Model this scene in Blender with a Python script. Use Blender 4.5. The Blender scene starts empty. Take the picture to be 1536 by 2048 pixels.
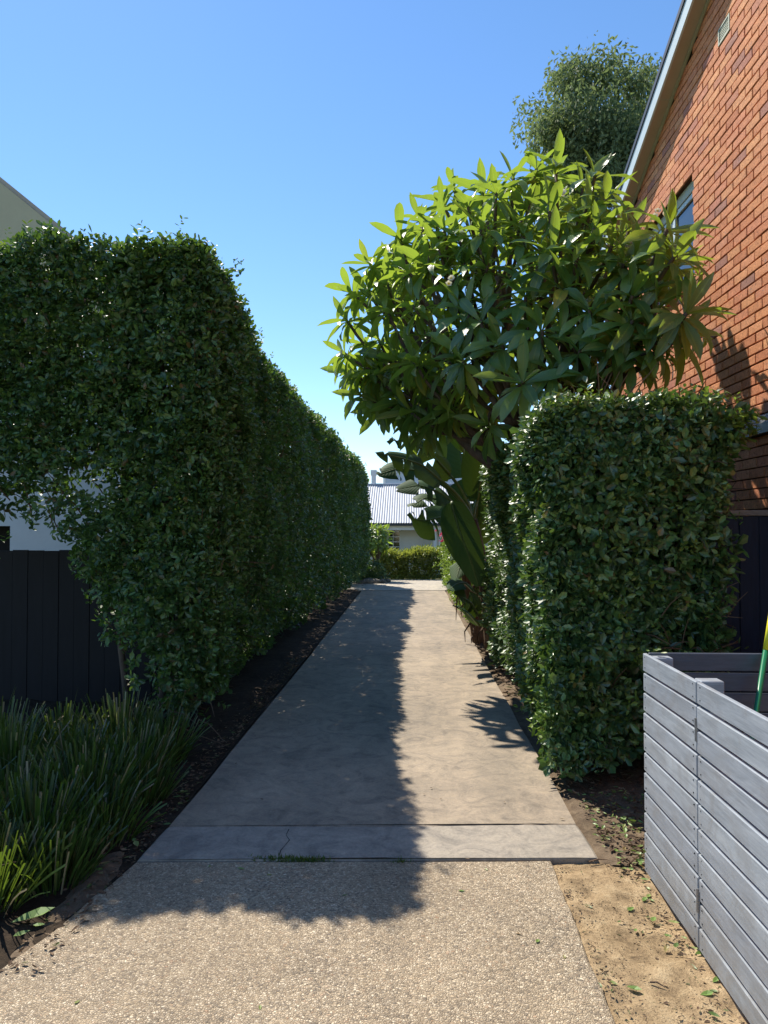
import bpy, math, random
import numpy as np
from mathutils import Vector, Matrix

rng = np.random.default_rng(7)
random.seed(7)
R = math.radians
S = bpy.context.scene
COL = S.collection

# ------------------------------------------------------------------ camera
F_PX = 1420.0                       # focal length in pixels of a 1536x2048 frame
CAM_H = 1.65
YAW, PITCH = math.atan(53 / F_PX), math.atan(31 / F_PX)
cam_data = bpy.data.cameras.new("camera")
cam_data.sensor_fit = 'VERTICAL'
cam_data.sensor_height = 36.0
cam_data.lens = 36.0 * F_PX / 2048.0
cam_data.clip_start = 0.05
cam_data.clip_end = 2000.0
cam = bpy.data.objects.new("camera", cam_data)
COL.objects.link(cam)
cam.location = (0, 0, CAM_H)
cam.rotation_euler = (R(90) + PITCH, 0, YAW)
S.camera = cam
_cr = np.array(cam.rotation_euler.to_matrix())

# ------------------------------------------------------------------ world, sun, exposure
SUN = Vector((-0.42, 0.62, 1.0)).normalized()      # towards the sun
world = bpy.data.worlds.new("World")
S.world = world
world.use_nodes = True
wn = world.node_tree.nodes
sky = wn.new('ShaderNodeTexSky')
sky.sky_type = 'NISHITA'
sky.sun_disc = False
sky.sun_elevation = math.asin(SUN.z)
sky.sun_rotation = math.atan2(SUN.x, SUN.y)
sky.air_density = 1.0
sky.dust_density = 0.05
sky.ozone_density = 3.0
wn['Background'].inputs[1].default_value = 0.122
hsv = wn.new('ShaderNodeHueSaturation')      # camera colour rendering of the whole sky
hsv.inputs['Saturation'].default_value = 1.14
world.node_tree.links.new(sky.outputs[0], hsv.inputs['Color'])
world.node_tree.links.new(hsv.outputs[0], wn['Background'].inputs[0])
sun_data = bpy.data.lights.new("sun", 'SUN')
sun_data.energy = 4.7
sun_data.angle = R(0.53)
sun_data.color = (1.0, 0.925, 0.80)
sun = bpy.data.objects.new("sun", sun_data)
COL.objects.link(sun)
sun.rotation_euler = (-SUN).to_track_quat('-Z', 'Y').to_euler()
S.view_settings.view_transform = 'Standard'
S.view_settings.look = 'None'
S.view_settings.gamma = 1.0
S.view_settings.exposure = 0.72
S.cycles.max_bounces = 8
S.cycles.transmission_bounces = 6
S.cycles.transparent_max_bounces = 8
S.cycles.sample_clamp_indirect = 6.0

# ------------------------------------------------------------------ helpers
def at(px, py, y):
    """World point seen at a pixel of the 1536x2048 frame, at distance y along the drive."""
    d = _cr @ np.array([(px - 768) / F_PX, (1024 - py) / F_PX, -1.0])
    return np.array([0, 0, CAM_H]) + d * (y / d[1])

def gpt(px, py):
    """Ground point seen at a pixel."""
    d = _cr @ np.array([(px - 768) / F_PX, (1024 - py) / F_PX, -1.0])
    return d * (-CAM_H / d[2])

def proj(P):
    """Pixel positions of an array of world points."""
    q = (np.asarray(P, float) - np.array([0, 0, CAM_H])) @ _cr
    return 768 + F_PX * q[:, 0] / -q[:, 2], 1024 - F_PX * q[:, 1] / -q[:, 2], -q[:, 2]

def mesh(name, V, F, mat=None, uv=None, smooth=False):
    """Mesh from vertices and a list of equally sized face arrays."""
    V = np.asarray(V, np.float32).reshape(-1, 3)
    Fs = [np.asarray(f, np.int32) for f in (F if isinstance(F, list) and len(F) and isinstance(F[0], np.ndarray) and F[0].ndim == 2 else [np.asarray(F, np.int32)])]
    me = bpy.data.meshes.new(name)
    nl = sum(f.size for f in Fs)
    nf = sum(len(f) for f in Fs)
    me.vertices.add(len(V)); me.loops.add(nl); me.polygons.add(nf)
    me.vertices.foreach_set('co', V.ravel())
    idx = np.concatenate([f.ravel() for f in Fs])
    me.loops.foreach_set('vertex_index', idx)
    tot = np.concatenate([np.full(len(f), f.shape[1], np.int32) for f in Fs])
    start = np.concatenate([[0], np.cumsum(tot)[:-1]]).astype(np.int32)
    me.polygons.foreach_set('loop_start', start)
    me.polygons.foreach_set('loop_total', tot)
    me.polygons.foreach_set('use_smooth', np.full(nf, bool(smooth)))
    me.update(calc_edges=True)
    me.validate()
    if uv is not None:
        l = me.uv_layers.new(name='UVMap')
        l.data.foreach_set('uv', np.asarray(uv, np.float32)[idx].ravel())
    if mat:
        me.materials.append(mat)
    return me

def link(name, me, parent=None, loc=None, kind=None, label=None):
    o = bpy.data.objects.new(name, me)
    COL.objects.link(o)
    if parent is not None:
        o.parent = parent
    if loc is not None:
        o.location = loc
    if kind:
        o['kind'] = kind
    if label:
        o['label'] = label
    return o

def thing(name, label, cat, loc=(0, 0, 0), group=None):
    o = bpy.data.objects.new(name, None)
    o.empty_display_size = 0.1
    COL.objects.link(o)
    o.location = loc
    o['label'] = label
    o['category'] = cat
    if group:
        o['group'] = group
    return o

def tag(o, label, cat, group=None):
    o['label'] = label
    o['category'] = cat
    if group:
        o['group'] = group
    return o

class MB:
    """Collects boxes, tubes and polygons into one mesh."""
    def __init__(s):
        s.V, s.Q, s.T, s.n = [], [], [], 0
    def add(s, V, quads=(), tris=()):
        V = np.asarray(V, float).reshape(-1, 3)
        s.V.append(V)
        if len(quads): s.Q.append(np.asarray(quads, int) + s.n)
        if len(tris): s.T.append(np.asarray(tris, int) + s.n)
        s.n += len(V)
        return s
    def box(s, x0, x1, y0, y1, z0, z1, c=0.0):
        """Box with optional chamfer c."""
        x0, x1 = min(x0, x1), max(x0, x1); y0, y1 = min(y0, y1), max(y0, y1); z0, z1 = min(z0, z1), max(z0, z1)
        if c <= 0:
            V = [(x, y, z) for z in (z0, z1) for y in (y0, y1) for x in (x0, x1)]
            return s.add(V, [(0, 2, 3, 1), (4, 5, 7, 6), (0, 1, 5, 4), (2, 6, 7, 3), (0, 4, 6, 2), (1, 3, 7, 5)])
        V = []
        idx = {}
        for k, (sx, sy, sz) in enumerate([(a, b, d) for d in (0, 1) for b in (0, 1) for a in (0, 1)]):
            X, Y, Z = (x0, x1)[sx], (y0, y1)[sy], (z0, z1)[sz]
            ix, iy, iz = (c, -c)[sx], (c, -c)[sy], (c, -c)[sz]
            idx[k, 'x'] = len(V); V.append((X, Y + iy, Z + iz))
            idx[k, 'y'] = len(V); V.append((X + ix, Y, Z + iz))
            idx[k, 'z'] = len(V); V.append((X + ix, Y + iy, Z))
        q = []
        for ax, faces in (('z', [(0, 2, 3, 1), (4, 5, 7, 6)]), ('y', [(0, 1, 5, 4), (2, 6, 7, 3)]), ('x', [(0, 4, 6, 2), (1, 3, 7, 5)])):
            for f in faces:
                q.append([idx[k, ax] for k in f])
        for a, b, p, r in [(0, 1, 'y', 'z'), (2, 3, 'z', 'y'), (4, 5, 'z', 'y'), (6, 7, 'y', 'z'),
                           (0, 2, 'z', 'x'), (1, 3, 'x', 'z'), (4, 6, 'x', 'z'), (5, 7, 'z', 'x'),
                           (0, 4, 'x', 'y'), (1, 5, 'y', 'x'), (2, 6, 'y', 'x'), (3, 7, 'x', 'y')]:
            q.append([idx[a, p], idx[b, p], idx[b, r], idx[a, r]])
        t = [[idx[k, 'x'], idx[k, 'y'], idx[k, 'z']] for k in range(8)]
        return s.add(V, q, t)
    def tube(s, pts, rad, n=6, cap=True):
        pts = np.asarray(pts, float)
        m = len(pts)
        rad = np.broadcast_to(np.asarray(rad, float), (m,))
        tan = np.gradient(pts, axis=0)
        tan /= np.linalg.norm(tan, axis=1)[:, None] + 1e-9
        ref = np.array([0.31, 0.17, 0.93]) if abs(tan[0][2]) < 0.9 else np.array([1.0, 0.2, 0.1])
        V = []
        u = np.cross(ref, tan[0]); u /= np.linalg.norm(u)
        for i in range(m):
            u = u - tan[i] * u.dot(tan[i]); u /= np.linalg.norm(u) + 1e-9
            w = np.cross(tan[i], u)
            for k in range(n):
                a = 2 * math.pi * k / n
                V.append(pts[i] + rad[i] * (math.cos(a) * u + math.sin(a) * w))
        q = [(i * n + k, i * n + (k + 1) % n, (i + 1) * n + (k + 1) % n, (i + 1) * n + k) for i in range(m - 1) for k in range(n)]
        t = []
        if cap:
            V.append(pts[0]); V.append(pts[-1])
            for k in range(n):
                t.append((m * n, (k + 1) % n, k)); t.append((m * n + 1, (m - 1) * n + k, (m - 1) * n + (k + 1) % n))
        return s.add(V, q, t)
    def prism(s, poly, axis, a, b):
        """Extrude a 2D polygon (list of pairs) along an axis from a to b."""
        n = len(poly)
        def p3(p, t):
            return {'x': (t, p[0], p[1]), 'y': (p[0], t, p[1]), 'z': (p[0], p[1], t)}[axis]
        V = [p3(p, a) for p in poly] + [p3(p, b) for p in poly]
        q = [(k, (k + 1) % n, n + (k + 1) % n, n + k) for k in range(n)]
        t = [(0, k, k + 1) for k in range(1, n - 1)] + [(n, n + k + 1, n + k) for k in range(1, n - 1)]
        return s.add(V, q, t)
    def me(s, name, mat, smooth=False):
        F = []
        if s.Q: F.append(np.concatenate(s.Q))
        if s.T: F.append(np.concatenate(s.T))
        return mesh(name, np.concatenate(s.V), F, mat, smooth=smooth)
    def obj(s, name, mat, parent=None, smooth=False, **k):
        return link(name, s.me(name, mat, smooth), parent, **k)

def unit(v):
    return v / (np.linalg.norm(v, axis=-1, keepdims=True) + 1e-9)

def snoise(P, f, seed=0):
    """Cheap smooth noise in about -1..1 for an array of points."""
    r = np.random.default_rng(seed)
    out = np.zeros(len(P))
    for k in range(6):
        d = r.normal(size=3); d /= np.linalg.norm(d)
        out += np.sin(P @ d * f * r.uniform(0.7, 1.6) * 6.283 + r.uniform(0, 6.28))
    return out / 3.0

# ------------------------------------------------------------------ materials
def new_mat(name):
    m = bpy.data.materials.new(name)
    m.use_nodes = True
    nt = m.node_tree
    return m, nt, nt.nodes['Principled BSDF'], nt.nodes['Material Output']

def nd(nt, typ, **kw):
    n = nt.nodes.new(typ)
    for k, v in kw.items():
        if hasattr(n, k):
            setattr(n, k, v)
        else:
            n.inputs[k].default_value = v
    return n

def ramp(nt, fac, stops, interp='LINEAR'):
    n = nt.nodes.new('ShaderNodeValToRGB')
    n.color_ramp.interpolation = interp
    e = n.color_ramp.elements
    while len(e) < len(stops):
        e.new(0.5)
    for el, (p, c) in zip(e, stops):
        el.position = p
        el.color = (*c, 1) if len(c) == 3 else c
    nt.links.new(fac, n.inputs[0])
    return n.outputs[0]

def objco(nt, scale=(1, 1, 1)):
    t = nt.nodes.new('ShaderNodeNewGeometry')
    m = nt.nodes.new('ShaderNodeMapping')
    m.inputs['Scale'].default_value = scale
    nt.links.new(t.outputs['Position'], m.inputs[0])
    return m.outputs[0]

def noise(nt, co, scale, detail=4, rough=0.6, dist=0.0):
    n = nt.nodes.new('ShaderNodeTexNoise')
    n.inputs['Scale'].default_value = scale
    n.inputs['Detail'].default_value = detail
    n.inputs['Roughness'].default_value = rough
    n.inputs['Distortion'].default_value = dist
    nt.links.new(co, n.inputs['Vector'])
    return n.outputs[0]

def mixc(nt, fac, a, b, mode='MIX'):
    n = nt.nodes.new('ShaderNodeMix')
    n.data_type = 'RGBA'
    n.blend_type = mode
    for i, v in ((0, fac), (6, a), (7, b)):
        if isinstance(v, (int, float)):
            n.inputs[i].default_value = v
        elif isinstance(v, tuple):
            n.inputs[i].default_value = (*v, 1) if len(v) == 3 else v
        else:
            nt.links.new(v, n.inputs[i])
    return n.outputs[2]

def bump(nt, h, strength, dist, bsdf, prev=None):
    b = nt.nodes.new('ShaderNodeBump')
    b.inputs['Strength'].default_value = strength
    b.inputs['Distance'].default_value = dist
    nt.links.new(h, b.inputs['Height'])
    if prev is not None:
        nt.links.new(prev, b.inputs['Normal'])
    if bsdf is not None:
        nt.links.new(b.outputs[0], bsdf.inputs['Normal'])
    return b.outputs[0]

def rand01(nt):
    """Random number per leaf: mesh island plus object."""
    g = nt.nodes.new('ShaderNodeNewGeometry')
    o = nt.nodes.new('ShaderNodeObjectInfo')
    a = nt.nodes.new('ShaderNodeMath'); a.operation = 'ADD'
    nt.links.new(g.outputs['Random Per Island'], a.inputs[0])
    nt.links.new(o.outputs['Random'], a.inputs[1])
    f = nt.nodes.new('ShaderNodeMath'); f.operation = 'FRACT'
    nt.links.new(a.outputs[0], f.inputs[0])
    return f.outputs[0]

def leaf_mat(name, stops, trans, tfac=0.35, rough=0.4, spec=0.5, rib=None):
    m, nt, b, out = new_mat(name)
    r = rand01(nt)
    c = ramp(nt, r, stops)
    if rib:
        uv = nt.nodes.new('ShaderNodeUVMap')
        sx = nt.nodes.new('ShaderNodeSeparateXYZ')
        nt.links.new(uv.outputs[0], sx.inputs[0])
        k = nt.nodes.new('ShaderNodeMath'); k.operation = 'SUBTRACT'; k.inputs[1].default_value = 0.5
        nt.links.new(sx.outputs[0], k.inputs[0])
        ab = nt.nodes.new('ShaderNodeMath'); ab.operation = 'ABSOLUTE'
        nt.links.new(k.outputs[0], ab.inputs[0])
        rf = ramp(nt, ab.outputs[0], [(0.0, (1, 1, 1)), (0.035, (1, 1, 1)), (0.07, (0, 0, 0))])
        # side veins
        ad = nt.nodes.new('ShaderNodeMath'); ad.operation = 'MULTIPLY_ADD'; ad.inputs[1].default_value = -0.35
        nt.links.new(ab.outputs[0], ad.inputs[0]); nt.links.new(sx.outputs[1], ad.inputs[2])
        wv = nt.nodes.new('ShaderNodeMath'); wv.operation = 'MULTIPLY'; wv.inputs[1].default_value = 110
        nt.links.new(ad.outputs[0], wv.inputs[0])
        sn = nt.nodes.new('ShaderNodeMath'); sn.operation = 'SINE'
        nt.links.new(wv.outputs[0], sn.inputs[0])
        bump(nt, sn.outputs[0], 0.25, 0.004, b)
        c = mixc(nt, rf, c, rib)
    nt.links.new(c, b.inputs['Base Color'])
    b.inputs['Roughness'].default_value = rough
    b.inputs['Specular IOR Level'].default_value = spec
    t = nt.nodes.new('ShaderNodeBsdfTranslucent')
    tc = mixc(nt, 0.55, c, trans)
    nt.links.new(tc, t.inputs[0])
    mx = nt.nodes.new('ShaderNodeMixShader')
    mx.inputs[0].default_value = tfac
    nt.links.new(b.outputs[0], mx.inputs[1])
    nt.links.new(t.outputs[0], mx.inputs[2])
    nt.links.new(mx.outputs[0], out.inputs[0])
    return m

def flat_mat(name, col, rough=0.6, var=0.15, scale=8, bmp=0.15, spec=0.4, dist=0.004, stretch=(1, 1, 1), metal=0):
    m, nt, b, out = new_mat(name)
    co = objco(nt, stretch)
    n = noise(nt, co, scale, 5, 0.65)
    lo = tuple(c * (1 - var) for c in col); hi = tuple(min(1, c * (1 + var)) for c in col)
    nt.links.new(ramp(nt, n, [(0.3, lo), (0.7, hi)]), b.inputs['Base Color'])
    b.inputs['Roughness'].default_value = rough
    b.inputs['Specular IOR Level'].default_value = spec
    b.inputs['Metallic'].default_value = metal
    if bmp:
        bump(nt, noise(nt, co, scale * 6, 4, 0.6), bmp, dist, b)
    return m

M = {}
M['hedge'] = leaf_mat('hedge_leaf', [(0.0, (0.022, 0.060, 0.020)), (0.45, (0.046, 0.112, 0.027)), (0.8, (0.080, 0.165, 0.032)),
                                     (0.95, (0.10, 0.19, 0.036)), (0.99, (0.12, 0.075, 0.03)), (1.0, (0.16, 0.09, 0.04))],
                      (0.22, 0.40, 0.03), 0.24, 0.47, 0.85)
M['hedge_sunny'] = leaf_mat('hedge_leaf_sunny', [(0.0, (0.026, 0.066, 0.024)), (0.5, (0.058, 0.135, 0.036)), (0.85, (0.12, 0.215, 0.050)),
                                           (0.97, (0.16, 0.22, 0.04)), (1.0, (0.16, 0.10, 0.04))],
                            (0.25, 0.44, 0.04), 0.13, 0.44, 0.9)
M['lowhedge'] = leaf_mat('low_hedge_leaf', [(0.0, (0.05, 0.10, 0.02)), (0.5, (0.10, 0.19, 0.03)), (1.0, (0.20, 0.28, 0.05))],
                         (0.35, 0.50, 0.05), 0.35, 0.4, 0.5)
M['endshrub'] = leaf_mat('end_shrub_leaf', [(0.0, (0.09, 0.14, 0.03)), (0.5, (0.18, 0.24, 0.05)), (0.85, (0.28, 0.32, 0.07)), (1.0, (0.34, 0.30, 0.10))],
                         (0.55, 0.60, 0.06), 0.40, 0.45, 0.8)
M['frangi'] = leaf_mat('frangipani_leaf', [(0.0, (0.055, 0.130, 0.045)), (0.5, (0.088, 0.195, 0.060)), (0.85, (0.130, 0.250, 0.065)), (0.96, (0.20, 0.30, 0.05)), (1.0, (0.34, 0.30, 0.05))],
                       (0.58, 0.76, 0.04), 0.40, 0.34, 1.0, rib=(0.17, 0.26, 0.06))
M['banana'] = leaf_mat('banana_leaf', [(0.0, (0.024, 0.062, 0.018)), (1.0, (0.042, 0.095, 0.024))], (0.30, 0.46, 0.03), 0.05, 0.65, 0.2, rib=(0.07, 0.12, 0.03))
M['gum'] = leaf_mat('gum_leaf', [(0.0, (0.075, 0.11, 0.055)), (0.5, (0.13, 0.18, 0.085)), (1.0, (0.21, 0.26, 0.13))], (0.32, 0.42, 0.12), 0.36, 0.7, 0.3)
M['strap'] = leaf_mat('strap_blade', [(0.0, (0.022, 0.045, 0.014)), (0.5, (0.038, 0.074, 0.018)), (0.82, (0.065, 0.11, 0.022)), (0.89, (0.13, 0.13, 0.06)), (1.0, (0.36, 0.28, 0.19))],
                      (0.28, 0.42, 0.03), 0.30, 0.4, 0.5)
M['grass'] = leaf_mat('joint_grass', [(0.0, (0.04, 0.09, 0.02)), (1.0, (0.13, 0.18, 0.04))], (0.3, 0.4, 0.05), 0.3, 0.5, 0.3)
M['fallen'] = leaf_mat('fallen_leaf', [(0.0, (0.07, 0.13, 0.03)), (0.6, (0.16, 0.26, 0.06)), (0.85, (0.28, 0.30, 0.10)), (1.0, (0.22, 0.11, 0.05))], (0.3, 0.4, 0.05), 0.2, 0.45, 0.5)
M['litter'] = leaf_mat('dry_litter', [(0.0, (0.05, 0.032, 0.02)), (0.5, (0.13, 0.08, 0.05)), (0.85, (0.22, 0.16, 0.10)), (1.0, (0.07, 0.12, 0.03))], (0.2, 0.12, 0.05), 0.1, 0.7, 0.2)
M['petal'] = leaf_mat('petal', [(0.0, (0.80, 0.77, 0.62)), (1.0, (0.85, 0.83, 0.72))], (0.8, 0.75, 0.5), 0.3, 0.5, 0.3)
M['petal_core'] = leaf_mat('petal_core', [(0.0, (0.75, 0.55, 0.08)), (1.0, (0.80, 0.60, 0.10))], (0.8, 0.6, 0.1), 0.3, 0.5, 0.3)
M['pink'] = leaf_mat('pink_petal', [(0.0, (0.55, 0.05, 0.12)), (1.0, (0.75, 0.12, 0.22))], (0.8, 0.1, 0.2), 0.3, 0.5, 0.3)
M['bark'] = flat_mat('grey_brown_bark', (0.105, 0.078, 0.060), 0.8, 0.4, 14, 0.6, 0.3, 0.01, (1, 1, 0.4))
M['twig'] = flat_mat('twig_bark', (0.13, 0.085, 0.055), 0.8, 0.3, 20, 0.3, 0.2, 0.003)
M['stem'] = flat_mat('fibrous_stem', (0.10, 0.065, 0.042), 0.85, 0.5, 22, 0.8, 0.2, 0.015, (1, 1, 0.15))
M['petiole'] = flat_mat('green_petiole', (0.07, 0.11, 0.03), 0.5, 0.3, 12, 0.2)
M['white'] = flat_mat('white_paint', (0.78, 0.78, 0.76), 0.5, 0.05, 6, 0.05)
M['glass'] = flat_mat('dark_glass', (0.018, 0.021, 0.026), 0.06, 0.1, 2, 0, 0.8)
M['barge'] = flat_mat('pale_blue_barge_paint', (0.52, 0.60, 0.62), 0.45, 0.06, 5, 0.06)
M['soffit'] = flat_mat('beige_soffit_paint', (0.44, 0.38, 0.30), 0.6, 0.08, 4, 0.05)
M['cap'] = flat_mat('dark_roof_metal', (0.05, 0.05, 0.055), 0.45, 0.1, 6, 0.05)
M['vent'] = flat_mat('cream_green_vent', (0.42, 0.44, 0.34), 0.6, 0.1, 20, 0.1)
M['dark'] = flat_mat('dark_gap', (0.012, 0.011, 0.010), 0.9, 0.1, 4, 0)
M['sill'] = flat_mat('dark_painted_sill', (0.022, 0.028, 0.028), 0.4, 0.25, 16, 0.3)
M['navy'] = flat_mat('navy_fence_paint', (0.013, 0.021, 0.043), 0.55, 0.25, 9, 0.35, 0.3, 0.004, (6, 6, 0.5))
M['black_fence'] = flat_mat('charcoal_fence_paint', (0.008, 0.008, 0.011), 0.65, 0.2, 7, 0.2, 0.3, 0.003, (4, 4, 0.5))
M['weathered'] = flat_mat('weathered_timber', (0.24, 0.21, 0.18), 0.8, 0.3, 18, 0.5, 0.2, 0.004, (1, 6, 6))
M['render'] = flat_mat('white_render', (0.66, 0.67, 0.68), 0.85, 0.05, 3, 0.5, 0.2, 0.012)
M['olive'] = flat_mat('olive_cream_gable', (0.50, 0.46, 0.31), 0.7, 0.06, 3, 0.1)
M['cottage'] = flat_mat('grey_cream_render', (0.66, 0.66, 0.60), 0.8, 0.05, 3, 0.1)
M['zinc'] = flat_mat('pale_corrugated_steel', (0.36, 0.39, 0.44), 0.5, 0.06, 3, 0.02, 0.4)
M['weatherboard'] = flat_mat('blue_grey_weatherboard', (0.48, 0.55, 0.62), 0.6, 0.05, 3, 0.05)
M['gutter'] = flat_mat('dark_gutter', (0.06, 0.065, 0.075), 0.4, 0.1, 5, 0)
M['green'] = flat_mat('green_handle_plastic', (0.012, 0.17, 0.075), 0.3, 0.08, 10, 0.03)
M['yellow'] = flat_mat('yellow_plastic', (0.62, 0.60, 0.03), 0.35, 0.05, 10, 0.03)
M['bristle'] = flat_mat('black_bristle', (0.02, 0.02, 0.02), 0.8, 0.2, 30, 0.5)
M['steel'] = flat_mat('grey_steel', (0.30, 0.31, 0.33), 0.35, 0.2, 40, 0.1, 0.5, 0.002, metal=0.7)
M['rock'] = flat_mat('grey_rock', (0.16, 0.15, 0.13), 0.85, 0.4, 9, 0.6, 0.2, 0.02)

def concrete(name, base, dark, agg=False, lite=None):
    m, nt, b, out = new_mat(name)
    co = objco(nt)
    big = noise(nt, co, 0.9, 5, 0.62, 0.6)
    stre = noise(nt, objco(nt, (2.6, 0.45, 1)), 1.7, 4, 0.6, 0.4)
    fine = noise(nt, co, 55, 4, 0.7)
    c = ramp(nt, big, [(0.30, dark), (0.52, base), (0.75, lite or tuple(x * 1.15 for x in base))])
    c = mixc(nt, 0.45, c, ramp(nt, stre, [(0.3, dark), (0.7, base)]))
    blot = noise(nt, co, 3.3, 6, 0.7, 1.2)
    c = mixc(nt, ramp(nt, blot, [(0.52, (0, 0, 0)), (0.78, (0.55, 0.55, 0.55))]), c, tuple(x * 0.66 for x in dark))
    c = mixc(nt, 0.5, c, ramp(nt, fine, [(0.25, (0.62, 0.62, 0.62)), (0.75, (1.3, 1.3, 1.3))]), 'MULTIPLY')
    scr = noise(nt, objco(nt, (3.0, 14.0, 1)), 1.6, 6, 0.75, 0.8)
    c = mixc(nt, ramp(nt, scr, [(0.63, (0, 0, 0)), (0.72, (0.42, 0.42, 0.42))]), c, tuple(min(1, x * 1.45) for x in base))
    cloud = noise(nt, co, 4.5, 7, 0.72, 1.6)
    c = mixc(nt, 1.0, c, ramp(nt, cloud, [(0.30, (0.60, 0.61, 0.64)), (0.5, (1.0, 1.0, 1.0)), (0.70, (1.28, 1.25, 1.20))]), 'MULTIPLY')
    pit = noise(nt, co, 130, 2, 0.5)
    c = mixc(nt, ramp(nt, pit, [(0.27, (0.6, 0.6, 0.6)), (0.36, (0, 0, 0))]), c, tuple(x * 0.45 for x in dark))
    nt.links.new(c, b.inputs['Base Color'])
    b.inputs['Roughness'].default_value = 0.78
    b.inputs['Specular IOR Level'].default_value = 0.35
    n1 = bump(nt, noise(nt, co, 9, 4, 0.6), 0.25, 0.012, None)
    bump(nt, fine, 0.4, 0.004, b, n1)
    return m
M['concrete'] = concrete('old_concrete', (0.325, 0.262, 0.192), (0.185, 0.156, 0.120), lite=(0.42, 0.34, 0.25))
M['strip'] = concrete('grey_concrete_strip', (0.315, 0.275, 0.225), (0.235, 0.21, 0.175))
M['farconc'] = concrete('pale_concrete', (0.43, 0.38, 0.31), (0.34, 0.30, 0.25))

def aggregate():
    m, nt, b, out = new_mat('exposed_aggregate')
    co = objco(nt)
    v = nt.nodes.new('ShaderNodeTexVoronoi'); v.inputs['Scale'].default_value = 112; v.inputs['Randomness'].default_value = 1
    nt.links.new(mixc(nt, 0.025, co, nz_col(nt, co, 30)), v.inputs['Vector'])
    ve = nt.nodes.new('ShaderNodeTexVoronoi'); ve.feature = 'DISTANCE_TO_EDGE'; ve.inputs['Scale'].default_value = 112
    nt.links.new(mixc(nt, 0.025, co, nz_col(nt, co, 30)), ve.inputs['Vector'])
    sp = nt.nodes.new('ShaderNodeSeparateColor'); nt.links.new(v.outputs['Color'], sp.inputs[0])
    peb = ramp(nt, sp.outputs[0], [(0.0, (0.085, 0.075, 0.065)), (0.2, (0.20, 0.165, 0.125)), (0.45, (0.33, 0.265, 0.185)), (0.7, (0.44, 0.37, 0.27)), (0.92, (0.56, 0.49, 0.38)), (1.0, (0.25, 0.15, 0.09))])
    grout = ramp(nt, noise(nt, co, 7, 4, 0.6), [(0.3, (0.20, 0.16, 0.115)), (0.7, (0.34, 0.265, 0.175))])
    ed = ramp(nt, ve.outputs['Distance'], [(0.02, (0, 0, 0)), (0.14, (1, 1, 1))])
    c = mixc(nt, ed, grout, peb)
    dusty = ramp(nt, noise(nt, co, 1.1, 5, 0.6, 0.5), [(0.35, (0, 0, 0)), (0.75, (0.75, 0.75, 0.75))])
    c = mixc(nt, dusty, c, mixc(nt, 0.55, c, (0.40, 0.31, 0.20)))
    big = noise(nt, co, 1.7, 4, 0.6, 0.7)
    c = mixc(nt, 1.0, c, ramp(nt, big, [(0.3, (0.95, 0.92, 0.89)), (0.7, (1.28, 1.25, 1.21))]), 'MULTIPLY')
    nt.links.new(c, b.inputs['Base Color'])
    b.inputs['Roughness'].default_value = 0.65
    b.inputs['Specular IOR Level'].default_value = 0.4
    bump(nt, ramp(nt, ve.outputs['Distance'], [(0.0, (0, 0, 0)), (0.25, (1, 1, 1))]), 0.75, 0.006, b)
    return m

def nz_col(nt, co, s):
    n = nt.nodes.new('ShaderNodeTexNoise'); n.inputs['Scale'].default_value = s
    nt.links.new(co, n.inputs['Vector'])
    return n.outputs[1]
M['agg'] = aggregate()

def soil(name, cols, scale=14, bm=0.8):
    m, nt, b, out = new_mat(name)
    co = objco(nt)
    n = noise(nt, co, scale, 8, 0.75, 0.4)
    n2 = noise(nt, co, 1.6, 4, 0.6, 0.6)
    c = ramp(nt, n, [(0.28, cols[0]), (0.5, cols[1]), (0.72, cols[2])])
    c = mixc(nt, 1.0, c, ramp(nt, n2, [(0.3, (0.68, 0.66, 0.62)), (0.7, (1.12, 1.1, 1.06))]), 'MULTIPLY')
    g = noise(nt, co, 160, 3, 0.7)
    c = mixc(nt, 0.6, c, ramp(nt, g, [(0.25, (0.5, 0.48, 0.45)), (0.75, (1.4, 1.4, 1.4))]), 'MULTIPLY')
    nt.links.new(c, b.inputs['Base Color'])
    b.inputs['Roughness'].default_value = 0.95
    b.inputs['Specular IOR Level'].default_value = 0.15
    n1 = bump(nt, n, bm, 0.02, None)
    bump(nt, g, 0.6, 0.004, b, n1)
    return m
M['sand'] = soil('sandy_soil', [(0.13, 0.092, 0.058), (0.40, 0.295, 0.18), (0.56, 0.445, 0.29)], 11, 1.0)
M['soil'] = soil('dark_garden_soil', [(0.020, 0.015, 0.011), (0.045, 0.033, 0.024), (0.085, 0.062, 0.043)], 18)
M['dusty'] = soil('dusty_path_edge', [(0.10, 0.075, 0.055), (0.19, 0.145, 0.105), (0.28, 0.22, 0.155)], 16)
M['ground'] = soil('garden_ground', [(0.05, 0.045, 0.025), (0.08, 0.085, 0.035), (0.12, 0.11, 0.05)], 3)

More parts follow.
